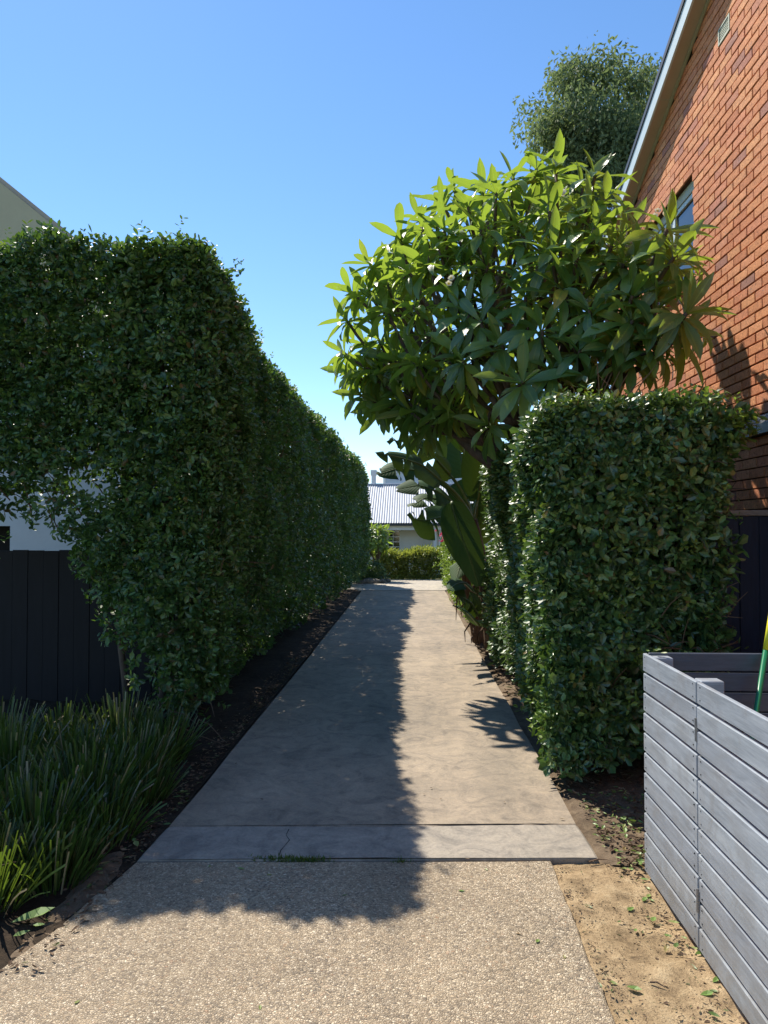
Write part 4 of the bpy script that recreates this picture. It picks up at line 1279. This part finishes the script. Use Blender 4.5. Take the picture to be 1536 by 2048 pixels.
zr = zf(ridge_x)
poly = [(gx1, 4.31), (gx1, zf(gx1)), (ridge_x, zr), (gx0, zr + sl * (ridge_x - gx0) * 1.0), (gx0, 4.31)]
MB().prism([(p[0] - ro[0], p[1]) for p in poly], 'y', 8.82 - ro[1], 14.8 - ro[1]).obj('gable', M['olive'], rh)
rp = MB()
th = .07
rp.prism([(gx1 + .12 - ro[0], zf(gx1 + .12) + .003), (ridge_x - ro[0], zr + .003), (ridge_x - ro[0], zr + th), (gx1 + .12 - ro[0], zf(gx1 + .12) + th)], 'y', 8.86 - ro[1], 15 - ro[1])
rp.obj('roof', M['soffit'], rh)

# left dark fence
lf = thing('paling_fence', 'charcoal painted paling fence behind the strappy plants at left', 'fence', (-2.9, 6.55, 0))
FH = at(100, 1100, 6.5)[2]
x = -4.6
k = 0
while x < -1.9:
    wdt = .145
    MB().box(x + 2.9, x + wdt + 2.9, -.04 + .004 * (k % 2), -.018 + .004 * (k % 2), -.08, FH - .004 * ((k * 7) % 3), .002).obj('paling', M['black_fence'], lf)
    x += wdt + .002; k += 1
for z in (.35, FH - .25):
    MB().box(-4.6 + 2.9, -1.9 + 2.9, -.012, .035, z - .04, z + .04).obj('rail', M['black_fence'], lf)

# ================================================================== strappy border plants
BL_ST = 4
def blade(base, dirn, L, w, droop, face, clipped=True):
    """Strap blade with a blunt clipped tip; returns 2*(n+1) verts."""
    V = []
    p = np.array(base, float); d = unit(np.array(dirn, float))
    s = unit(np.cross(d, face))
    for k in range(BL_ST + 1):
        t = k / BL_ST
        ww = w * (1.0 if clipped else (1 - .9 * t)) * (0.85 + .15 * math.sin(t * 3))
        V += [p - s * ww / 2, p + s * ww / 2]
        p = p + d * L / BL_ST
        d = unit(d + np.array([0, 0, -droop / BL_ST]))
    return V
BQ = [(2 * k, 2 * k + 1, 2 * k + 3, 2 * k + 2) for k in range(BL_ST)]
clumps = [(-1.78, 5.0, .40), (-2.12, 5.15, .44), (-2.5, 5.05, .46), (-2.9, 4.9, .46), (-1.80, 4.52, .40), (-2.15, 4.55, .46), (-2.55, 4.45, .46), (-1.86, 4.05, .42), (-2.25, 3.95, .46), (-2.65, 3.85, .46),
          (-1.90, 3.55, .40), (-2.25, 3.42, .46), (-1.88, 3.10, .36), (-2.22, 2.95, .42), (-1.66, 4.30, .30), (-1.66, 3.78, .30), (-1.70, 3.34, .28)]
places = ['nearest the fence beside the hedge trunk', 'against the charcoal fence, second from the hedge trunk', 'against the charcoal fence, third from the hedge trunk', 'at the fence foot by the left picture edge',
          'just right of centre of the bed beside the driveway slab', 'in the middle of the bed', 'in the middle of the bed at left', 'level with the concrete threshold strip', 'behind the threshold clump', 'far left, level with the threshold strip',
          'beside the dusty edge of the apron', 'at left of the apron, behind the front clumps', 'frontmost, next to the big fallen leaf', 'frontmost at the left picture edge', 'small, leaning over the soil beside the main slab', 'small, leaning over the soil beside the threshold crack', 'small, at the apron corner']
for ci, (x, y, h) in enumerate(clumps):
    t = thing('strappy_plant', 'clipped strappy green plant ' + places[ci], 'plant', (x, y, 0), 'strappy plants in the left bed')
    r = np.random.default_rng(100 + ci)
    B = []
    nb = 300
    for k in range(nb):
        a = r.uniform(0, 6.28); q = r.uniform() ** .7
        base = np.array([math.cos(a), math.sin(a), 0]) * .17 * q
        tilt = .06 + .66 * q * r.uniform(.3, 1.15)
        d = np.array([math.cos(a) * math.sin(tilt), math.sin(a) * math.sin(tilt), math.cos(tilt)])
        L = h * r.uniform(.42, 1.0) * (1 + .12 * math.sin(ci * 2.1))
        free = r.uniform() < .05
        if free: L *= 1.35
        B.append((base + [0, 0, -.02], d, L, r.uniform(.006, .013), (r.uniform(.6, 1.2) if free else r.uniform(.0, .45) * (1 + q)), unit(np.array([math.cos(a + r.normal() * .6), math.sin(a + r.normal() * .6), .3])), not free))
    # the blades nearest the camera are parts of their own
    order = sorted(range(nb), key=lambda k: (B[k][0] + B[k][1] * B[k][2])[1] - .6 * (B[k][0] + B[k][1] * B[k][2])[2])
    single = set(order[:24])
    rest = MB()
    for k in range(nb):
        V = blade(*B[k])
        if k in single:
            MB().add(V, BQ).obj('blade', M['strap'], t)
        else:
            rest.add(V, BQ)
    rest.obj('blades', M['strap'], t, kind='stuff')

# ================================================================== brick house
BX = 2.86
PITCH_T = 0.39
def rake(y):
    return 6.69 - PITCH_T * (y - 6.78)
bh = thing('brick_house', 'two-storey red brick house with raking pale blue barge board at right', 'house', (4.0, 6.0, 0))
ho = np.array(bh.location)
BY0, BY1, RIDGE = 1.6, 9.95, 5.55
def top(y):
    return rake(max(y, 2 * RIDGE - y))
WY0, WY1, WZ0, WZ1 = 7.24, 8.76, 4.13, 0.0
CH, BLn, JT = 0.086, 0.25, 0.012
WZ1 = round((5.27) / CH) * CH - .0
WZ0 = round(4.13 / CH) * CH
poly = [(BY0, -.1), (BY1, -.1), (BY1, top(BY1)), (RIDGE, top(RIDGE)), (BY0, top(BY0))]
w = MB()
def wallpoly(y0, y1, za=-.1, zb=None):
    ys = [y0] + ([RIDGE] if y0 < RIDGE < y1 else []) + [y1]
    p = [(y0, za), (y1, za)] + [(y, top(y) if zb is None else zb) for y in reversed(ys)]
    w.prism([(a - ho[1], b) for a, b in p], 'x', BX + .016 - ho[0], BX + .24 - ho[0])
wallpoly(BY0, WY0); wallpoly(WY1, BY1); wallpoly(WY0, WY1, -.1, WZ0); wallpoly(WY0, WY1, WZ1, None)
wall = w.obj('wall', M['mortar'], bh)
# house body behind the front leaf of brickwork
bod = MB().prism([(a - ho[1], b) for a, b in [(BY0 + .05, -.1), (BY1 - .05, -.1), (BY1 - .05, top(BY1) - .02), (RIDGE, top(RIDGE) - .02), (BY0 + .05, top(BY0) - .02)]], 'x', BX + .26 - ho[0], 9 - ho[0])
bod.obj('house_body', M['mortar'], bh)
bricks = []
VZ0, VZ1, VY0, VY1 = None, None, None, None
vc = at(1447, 57, 6.49)
VY0, VY1 = 6.37, 6.61
VZ0 = round((vc[2] - .08) / CH) * CH; VZ1 = VZ0 + 2 * CH
SZ0 = None
row = 0
z = 0.0
rb = random.Random(5)
while z < top(RIDGE):
    y = BY0 - (BLn / 2 if row % 2 else 0)
    while y < BY1:
        a, b = max(y, BY0), min(y + BLn - JT, BY1)
        segs = [(a, b)]
        for (oy0, oy1, oz0, oz1) in ((WY0, WY1, WZ0, WZ1), (VY0, VY1, VZ0, VZ1)):
            if z + CH > oz0 + .01 and z < oz1 - .01:
                ns = []
                for p, q in segs:
                    if q <= oy0 or p >= oy1: ns.append((p, q))
                    else:
                        if p < oy0 - .02: ns.append((p, oy0))
                        if q > oy1 + .02: ns.append((oy1, q))
                segs = ns
        for p, q in segs:
            if q - p > .02 and z + .03 < top((p + q) / 2):
                bricks.append((p, q, z))
        y += BLn
    z += CH; row += 1
BV = []
for k in range(3):      # alike bricks with slightly knocked edges
    V = MB().box(0, .03, -.119, .119, -.037, .037, .004)
    me_ = V.me('brick', M['brick'])
    for v in me_.vertices:
        if v.co.x < .01:
            v.co.x += rb.uniform(-.0012, .002); v.co.z += rb.uniform(-.0012, .0012)
    BV.append(me_)
ctr = np.array([(BX, (p + q) / 2, z + CH / 2) for p, q, z in bricks])
px, py, d = proj(ctr)
vis = (px < 1530) & (py > 3) & (py < 880) & (ctr[:, 1] > 4)
full = np.array([q - p > .2 for p, q, z in bricks])
sc = np.where(vis & full & ~((py > 800) & (px < 1480)), 1 / d ** 3, 0)
sel = set(np.argsort(-sc)[:298])
rest = MB()
for k, (p, q, z) in enumerate(bricks):
    dx = rb.uniform(-.0025, .0025)
    yc, zc = (p + q) / 2, z + .038
    if k in sel:
        o = link('brick', rb.choice(BV), wall)
        o.location = (BX + dx - ho[0], yc - ho[1], zc)
        o.rotation_euler = (rb.uniform(-.006, .006), rb.uniform(-.012, .012), rb.uniform(-.008, .008))
    else:
        rest.box(BX + dx - ho[0], BX + .03 - ho[0], p - ho[1], q - ho[1], z, z + CH - JT)
rest.obj('bricks', M['brick'], wall, kind='stuff')
# upstairs window
fx = BX + .085
wn_ = MB()
for a, b, c, d_ in ((WY0, WY1, WZ1 - .05, WZ1 - .001), (WY0, WY1, WZ0, WZ0 + .05), (WY0 + .001, WY0 + .05, WZ0 + .05, WZ1 - .05), (WY1 - .05, WY1 - .001, WZ0 + .05, WZ1 - .05), ((WY0 + WY1) / 2 - .03, (WY0 + WY1) / 2 + .03, WZ0 + .05, WZ1 - .05)):
    wn_.box(fx - ho[0], fx + .06 - ho[0], a - ho[1], b - ho[1], c, d_, .003)
wo = wn_.obj('window', M['white'], bh)
MB().box(fx - .025 - ho[0], fx - .002 - ho[0], WY0 + .002 - ho[1], WY1 - .002 - ho[1], WZ1 - .11, WZ1 - .004).obj('head_trim', M['vent'], wo)
MB().box(BX + .03 - ho[0], BX + .235 - ho[0], WY0 + .002 - ho[1], WY0 + .004 - ho[1], WZ0, WZ1).obj('reveal', M['brick'], wo)
ym = (WY0 + WY1) / 2
for a, b in ((WY0 + .055, ym - .035), (ym + .035, WY1 - .055)):
    s_ = MB()
    s_.box(fx - .012 - ho[0], fx + .03 - ho[0], a - ho[1], a + .05 - ho[1], WZ0 + .055, WZ1 - .115).box(fx - .012 - ho[0], fx + .03 - ho[0], b - .05 - ho[1], b - ho[1], WZ0 + .055, WZ1 - .115)
    s_.box(fx - .012 - ho[0], fx + .03 - ho[0], a + .05 - ho[1], b - .05 - ho[1], WZ0 + .055, WZ0 + .105).box(fx - .012 - ho[0], fx + .03 - ho[0], a + .05 - ho[1], b - .05 - ho[1], WZ1 - .165, WZ1 - .115)
    s_.obj('sash', M['barge'], wo)
    MB().box(fx + .01 - ho[0], fx + .016 - ho[0], a + .05 - ho[1], b - .05 - ho[1], WZ0 + .105, WZ1 - .165).obj('pane', M['glass'], wo)
# brick sill of the window
for k in range(7):
    a = WY0 + k * (WY1 - WY0) / 7
    MB().box(BX - .03 - ho[0], BX + .084 - ho[0], a + .005 - ho[1], a + (WY1 - WY0) / 7 - .005 - ho[1], WZ0 - .03, WZ0 - .001, .003).obj('sill_brick', M['brick'], wo)
# gable vent
ve = MB()
ve.box(BX - .004 - ho[0], BX + .03 - ho[0], VY0 + .004 - ho[1], VY0 + .024 - ho[1], VZ0 + .004, VZ1 - .014)
ve.box(BX - .004 - ho[0], BX + .03 - ho[0], VY1 - .024 - ho[1], VY1 - .004 - ho[1], VZ0 + .004, VZ1 - .014)
ve.box(BX - .004 - ho[0], BX + .03 - ho[0], VY0 + .024 - ho[1], VY1 - .024 - ho[1], VZ0 + .004, VZ0 + .020)
ve.box(BX - .004 - ho[0], BX + .03 - ho[0], VY0 + .024 - ho[1], VY1 - .024 - ho[1], VZ1 - .030, VZ1 - .014)
vo = ve.obj('vent', M['vent'], bh)
for k in range(5):
    zz = VZ0 + .030 + k * .0235
    MB().box(BX + .002 - ho[0], BX + .028 - ho[0], VY0 + .024 - ho[1], VY1 - .024 - ho[1], zz, zz + .011).obj('slat', M['vent'], vo)
for k in range(1, 4):
    yy = VY0 + .024 + k * (VY1 - VY0 - .048) / 4
    MB().box(BX + .004 - ho[0], BX + .024 - ho[0], yy - .004 - ho[1], yy + .004 - ho[1], VZ0 + .021, VZ1 - .031).obj('mullion', M['vent'], vo)
# roof with raked soffit, barge board and metal capping
OX = 2.69
def raked(name, x0, x1, dz0, dz1, mat, ext=.35, parent=bh):
    m = MB()
    for y0, y1 in ((RIDGE, BY1 + ext), (BY0 - ext, RIDGE)):
        m.prism([(y0 - ho[1], top(y0) + dz0), (y1 - ho[1], top(y1) + dz0), (y1 - ho[1], top(y1) + dz1), (y0 - ho[1], top(y0) + dz1)], 'x', x0 - ho[0], x1 - ho[0])
    return m.obj(name, mat, parent)
roof = raked('roof', OX + .02, 9.2, .16, .21, M['cap'])
raked('soffit', OX + .022, BX + .008, 0.0, .02, M['soffit'])
raked('barge_board', OX - .004, OX + .018, -.025, .158, M['barge'])
raked('capping', OX - .018, OX + .017, .162, .225, M['cap'])
raked('soffit_bead', BX - .028, BX - .004, -.022, -.002, M['vent'])
for y in (7.75, 9.0, 6.5):
    MB().box(OX + .024 - ho[0], BX - .03 - ho[0], y - .003 - ho[1], y + .003 - ho[1], top(y) - .004, top(y) + .004).obj('soffit_joint', M['vent'], bh)
# dark sill course low on the wall
zs = at(1530, 858, 5.72)[2]
for k in range(10):
    a = 6.28 - k * .235
    m = MB()
    m.add([(BX - .075 - ho[0], a - .222 - ho[1], zs - .03), (BX - .075 - ho[0], a - ho[1], zs - .03), (BX + .02 - ho[0], a - ho[1], zs - .03), (BX + .02 - ho[0], a - .222 - ho[1], zs - .03),
           (BX - .070 - ho[0], a - .222 - ho[1], zs + .05), (BX - .070 - ho[0], a - ho[1], zs + .05), (BX - .004 - ho[0], a - ho[1], zs + .135), (BX - .004 - ho[0], a - .222 - ho[1], zs + .135)],
          [(0, 3, 2, 1), (0, 1, 5, 4), (4, 5, 6, 7), (0, 4, 7, 3), (1, 2, 6, 5), (3, 7, 6, 2)])
    m.obj('sill_tile', M['sill'], bh)
MB().box(BX - .055 - ho[0], BX + .0 - ho[0], 3.95 - ho[1], 6.27 - ho[1], zs - .02, zs + .03).obj('sill_bed', M['render'], bh)

# ================================================================== navy fence at right
nf = thing('paling_fence', 'navy painted board fence with weathered capping below the brick wall', 'fence', (2.3, 5.3, 0))
NH = at(1490, 1032, 5.3)[2]
x = 1.55; k = 0
while x < 2.80:
    wd_ = .138
    MB().box(x - 2.3, min(x + wd_, 2.83) - 2.3, -.02 + .003 * (k % 2), .0 + .003 * (k % 2), -.08, NH, .003).obj('board', M['navy'], nf)
    x += wd_ + .004; k += 1
MB().box(1.5 - 2.3, 2.83 - 2.3, -.045, .05, NH + .002, NH + .042, .004).obj('capping', M['weathered'], nf)
for z in (.4, 1.3):
    MB().box(1.55 - 2.3, 2.83 - 2.3, .006, .05, z, z + .07).obj('rail', M['navy'], nf)
MB().box(2.10 - 2.3, 2.19 - 2.3, -.115, -.025, -.08, NH + .0, .004).obj('post', M['navy'], nf)

# ================================================================== slatted bin enclosure
en = thing('slatted_enclosure', 'blue-grey painted slatted timber bin screen at right foreground', 'screen', (1.14, 3.4, 0))
eo = np.array(en.location)
GX = 1.118; PT = 0.0949; BH_ = 0.0845; NB = 11; TK = .019
GZ0 = 0.012
YJ = 2.838
nails = MB()
re_ = random.Random(9)
def slat(x0, x1, y0, y1, z, mat='board'):
    m = MB().box(x0 - eo[0], x1 - eo[0], y0 - eo[1], y1 - eo[1], z, z + BH_, .0035)
    return m.obj('slat', M[mat], en)
for k in range(NB):
    z = GZ0 + k * PT
    j = re_.uniform(-.0015, .0015)
    slat(GX + j, GX + TK + j, YJ + .004, 3.478, z)
    j2 = re_.uniform(-.002, .002)
    slat(GX + j2, GX + TK + j2, 1.05, YJ - .004, z + re_.uniform(-.001, .001))
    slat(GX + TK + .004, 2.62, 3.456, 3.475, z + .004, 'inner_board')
    for yy in (YJ + .035, 3.448, YJ - .035, YJ - .9):
        for dz in (.02, .07):
            nails.tube([(GX - .0015 - eo[0], yy + re_.uniform(-.004, .004) - eo[1], z + dz), (GX + .004 - eo[0], yy - eo[1], z + dz)], .0032, 6)
nails.obj('nail_heads', M['dark'], en, kind='stuff')
ztop = GZ0 + NB * PT - .006
MB().box(GX + TK + .003 - eo[0], GX + TK + .092 - eo[0], 3.385 - eo[1], 3.453 - eo[1], -.06, ztop - .012, .003).obj('post', M['board'], en)
MB().box(GX + TK + .003 - eo[0], GX + TK + .092 - eo[0], YJ + .006 - eo[1], YJ + .074 - eo[1], -.06, ztop - .004, .003).obj('post', M['board'], en)
MB().box(GX + TK + .003 - eo[0], GX + TK + .045 - eo[0], YJ - .07 - eo[1], YJ - .006 - eo[1], .02, ztop - .03, .003).obj('stile', M['board'], en)
MB().box(2.53 - eo[0], 2.62 - eo[0], 3.363 - eo[1], 3.451 - eo[1], -.06, ztop - .01, .003).obj('post', M['board'], en)
for z in (.86, .20):
    h_ = MB().tube([(GX - .003 - eo[0], YJ - eo[1], z - .045), (GX - .003 - eo[0], YJ - eo[1], z + .045)], .0055, 8)
    h_.box(GX - .0015 - eo[0], GX + .001 - eo[0], YJ - .012 - eo[1], YJ + .012 - eo[1], z - .04, z + .04)
    h_.obj('hinge', M['steel'], en, smooth=False)

# broom inside the enclosure
brm = thing('broom', 'green and yellow broom handle leaning inside the slatted screen', 'broom', (1.33, 3.12, 0))
b0 = np.array(brm.location)
p1 = at(1510, 1440, 3.33); p2 = at(1531, 1305, 3.425)
dirb = unit(p2 - p1)
base = p1 - dirb * ((p1[2] - .10) / dirb[2])
yel = p2 + dirb * .010
MB().tube([base - b0, yel - b0], .0125, 10).obj('handle', M['green'], brm, smooth=True)
MB().tube([yel + dirb * .001 - b0, yel + dirb * .22 - b0], .0135, 10).obj('grip', M['yellow'], brm, smooth=True)
bs = base - b0
MB().box(bs[0] - .16, bs[0] + .16, bs[1] - .03, bs[1] + .03, .075, .115, .008).obj('head', M['green'], brm)
br = MB()
for k in range(140):
    x = random.uniform(-.155, .155); y = random.uniform(-.026, .026)
    br.tube([(bs[0] + x, bs[1] + y, .076), (bs[0] + x * 1.08, bs[1] + y * 1.4, -.015)], .0022, 3, False)
br.obj('bristles', M['bristle'], brm, kind='stuff')

# ================================================================== gum tree behind the brick house
gt = thing('gum_tree', 'tall grey-green gum tree rising behind the brick house roof', 'tree', (7.0, 24, 0))
go = np.array(gt.location)
r = np.random.default_rng(200)
GP = [(1062, 270), (1085, 215), (1110, 165), (1150, 128), (1190, 135), (1240, 130), (1290, 108), (1330, 150), (1420, 160), (1460, 330), (1420, 560), (1250, 600), (1120, 520), (1075, 380)]
C = []
while len(C) < 165:
    px, py = r.uniform(1060, 1460), r.uniform(105, 600)
    if not inside(np.array([px]), np.array([py]), GP)[0]: continue
    rr = min(1, math.hypot((px - 1250) / 210, (py - 350) / 260))
    C.append(at(px, py, 24 + r.uniform(-1, 1) * 3.0 * math.sqrt(1 - rr * rr * .95)))
C = np.array(C)
trunk_top = np.array([6.9, 24, 8.0])
tr = curve3(go + [0, 0, -.1], trunk_top, (.15, .1, 0), 8)
MB().tube(tr - go, np.linspace(.32, .2, 8), 10).obj('trunk', M['bark'], gt, smooth=True)
lab, CC = kmeans(C, 8, seed=4)
for j in range(8):
    n1 = trunk_top + (CC[j] - trunk_top) * .7
    l = MB().tube(curve3(trunk_top - [0, 0, .3], n1, (CC[j] - trunk_top) * [.12, .12, -.05], 7) - go, np.linspace(.13, .05, 7), 6)
    for q in C[lab == j]:
        l.tube(curve3(n1, q, r.normal(size=3) * .1, 4) - go, np.linspace(.035, .010, 4), 4)
    l.obj('limb', M['bark'], gt, smooth=True)
PP, TT, NN, LL = [], [], [], []
for c in C:
    n = 520
    D = np.clip(r.normal(size=(n, 3)), -1.9, 1.9) * np.array([.38, .38, .34]) * r.uniform(.75, 1.2)
    PP.append(c + D)
    TT.append(r.normal(size=(n, 3)) * .55 + [0, 0, -.8] + unit(D) * .3)
    NN.append(r.normal(size=(n, 3)))
    LL.append(r.uniform(.14, .24, n))
PP, TT, NN, LL = map(np.concatenate, (PP, TT, NN, LL))
V, F = scatter(PP - go, TT, NN, LL, LL * .42, DIA_V, DIA_F)
link('crown', mesh('crown', V, F, M['gum']), gt)['kind'] = 'stuff'

# ================================================================== small things on the ground
def lay_leaf(p, L, yawa, mat, label, group, ratio=.5, name='fallen_leaf', tilt=.12):
    T = np.array([[math.cos(yawa), math.sin(yawa), random.uniform(-.05, .15)]])
    N = np.array([[random.uniform(-tilt, tilt), random.uniform(-tilt, tilt), 1.0]])
    V, F = scatter(np.zeros((1, 3)), T, N, np.array([L]), np.array([L * ratio]))
    V[:, 2] += .004 - V[:, 2].min()
    o = link(name, mesh(name, V, F, mat), loc=p)
    tag(o, label, 'leaf', group)
    return o
rl = random.Random(12)
for (px, py) in [(1300, 1785), (1285, 1800), (1310, 1800), (1290, 1770), (1268, 1812), (1355, 1882), (1345, 1870), (1380, 1890), (1362, 1868), (1272, 1853), (1186, 1813), (1400, 1985), (1418, 1975), (1425, 1960), (1252, 1970), (1236, 1965), (1205, 1972),
                 (1330, 1900), (1390, 1905), (1225, 1760), (1442, 2030), (1300, 1757), (1240, 1735), (1335, 1840), (1310, 1830), (1395, 1935)]:
    p = gpt(px, py)
    lay_leaf((p[0], p[1], -.012), rl.uniform(.030, .055), rl.uniform(0, 6.28), M['fallen'], 'fallen leaf on the sandy strip beside the slatted screen', 'fallen leaves on the sandy strip')
for (px, py) in [(1078, 1878), (1130, 1918), (545, 1750), (490, 1738), (970, 1737), (930, 1782), (1045, 1870), (420, 1730), (695, 1790), (160, 2000), (520, 2020)]:
    p = gpt(px, py)
    lay_leaf((p[0], p[1], -.004), rl.uniform(.022, .042), rl.uniform(0, 6.28), M['fallen'], 'fallen leaf on the pebbly aggregate apron', 'fallen leaves on the apron')
for (px, py) in [(865, 1577), (885, 1600), (1010, 1608), (1120, 1640), (930, 1720), (845, 1590), (470, 1530), (520, 1600)]:
    p = gpt(px, py)
    lay_leaf((p[0], p[1], .003), rl.uniform(.018, .032), rl.uniform(0, 6.28), M['litter'], 'dry leaf scrap on the concrete driveway', 'dry scraps on the concrete')
for (px, py) in [(266, 1690), (275, 1700), (325, 1655), (310, 1648), (355, 1590), (345, 1600), (365, 1585), (60, 1870), (90, 1858), (220, 1730), (190, 1745)]:
    p = gpt(px, py)
    lay_leaf((p[0], p[1], .012), rl.uniform(.04, .07), rl.uniform(0, 6.28), M['fallen'], 'pale green fallen leaf on dark soil left of the driveway', 'fallen leaves in the left bed')
p = gpt(40, 1850)
lay_leaf((p[0] - .03, p[1] - .02, .01), .17, .6, M['fallen'], 'largest pale fallen leaf at the bottom left bed edge', None, .42)
for k in range(5):
    lay_leaf((GX + rl.uniform(.0, .07), 3.44 + rl.uniform(-.03, .03), ztop + .003 + k * .003), rl.uniform(.03, .05), rl.uniform(0, 6.28), M['fallen'],
             'fallen leaf resting on the corner post of the slatted screen', 'leaves on the screen corner', tilt=.4)

# leaf litter nobody could count
def litter(name, n, xf, yf, z, L, mat, label, seed, cat='litter'):
    r = np.random.default_rng(seed)
    x = xf(r, n); y = yf(r, n)
    P = np.stack([x, y, np.full(n, z)], 1)
    P[:, 2] += r.uniform(0, .02, n)
    a = r.uniform(0, 6.28, n)
    T = np.stack([np.cos(a), np.sin(a), r.uniform(-.1, .3, n)], 1)
    N = np.tile([0, 0, 1.0], (n, 1)) + r.normal(size=(n, 3)) * .35
    l = r.uniform(*L, n)
    V, F = scatter(P, T, N, l, l * r.uniform(.25, .6, n))
    o = link(name, mesh(name, V, F, mat), kind='stuff')
    o['label'] = label; o['category'] = cat
litter('leaf_litter', 1500, lambda r, n: r.uniform(1.0, 2.2, n), lambda r, n: r.uniform(3.5, 5.0, n), -.01, (.02, .05), M['litter'], 'dry leaf litter under the right hedge', 301)
litter('leaf_litter', 380, lambda r, n: r.uniform(1.0, 1.8, n), lambda r, n: r.uniform(3.5, 4.5, n), -.005, (.02, .045), M['fallen'], 'green clippings strewn under the right hedge', 302)
litter('leaf_litter', 900, lambda r, n: GX - np.abs(r.normal(0, .13, n)) - .01, lambda r, n: r.uniform(1.2, 3.6, n), -.022, (.008, .024), M['litter'], 'brown crumbs of litter along the foot of the slatted screen', 303)
litter('leaf_litter', 1500, lambda r, n: -1.36 - np.abs(r.normal(0, .10, n)), lambda r, n: r.uniform(2.6, 9.0, n), -.01, (.012, .04), M['litter'], 'dry litter along the left edge of the driveway', 304)
litter('leaf_litter', 500, lambda r, n: r.uniform(.95, 1.3, n), lambda r, n: r.uniform(7, 11, n), -.005, (.03, .09), M['litter'], 'straw litter around the banana stems', 305)
litter('leaf_litter', 2600, lambda r, n: r.uniform(AX1, GX - .01, n), lambda r, n: r.uniform(1.4, 3.6, n), -.016, (.003, .010), M['litter'], 'fine brown crumbs scattered over the sandy strip', 307)
litter('leaf_litter', 420, lambda r, n: np.clip(AX1 + np.abs(r.normal(0, .05, n)), AX1, 1.1), lambda r, n: r.uniform(1.6, 3.55, n), -.012, (.006, .018), M['litter'], 'fine debris along the right edge of the apron', 306)
# grass and moss in the joint
r = np.random.default_rng(310)
n = 420
cl = r.choice([-.74, -.66, -.60, -.52, -.45, -.04], n, p=[.12, .22, .26, .2, .12, .08])
x = cl + r.normal(0, .035, n); y = 3.545 + r.normal(0, .010, n)
V, F = scatter(np.stack([x, y, np.full(n, -.01)], 1), np.stack([r.normal(0, .55, n), r.normal(-.15, .5, n), np.full(n, .9)], 1), r.normal(size=(n, 3)), r.uniform(.012, .040, n), r.uniform(.003, .006, n))
o = link('joint_grass', mesh('joint_grass', V, F, M['grass']), kind='stuff')
o['label'] = 'tuft of grass growing in the joint between threshold and apron'; o['category'] = 'grass'
# sticks on the sand
for px0, py0, px1, py1, nm in [(1178, 1722, 1215, 1718, 'dark twig lying at the right corner of the threshold strip'), (1255, 1728, 1290, 1705, 'thin twig under the right hedge beside the slatted screen'), (1300, 1962, 1330, 1972, 'short twig on the sand near the apron')]:
    a = gpt(px0, py0); b = gpt(px1, py1)
    m = MB().tube([(0, 0, 0), tuple((b - a) / 2 * [1, 1, 0] + [0, .004, .006]), tuple((b - a) * [1, 1, 0])], [.004, .0035, .002], 5).obj('fallen_twig', M['twig'])
    m.location = (a[0], a[1], -.004)
    tag(m, nm, 'twig')
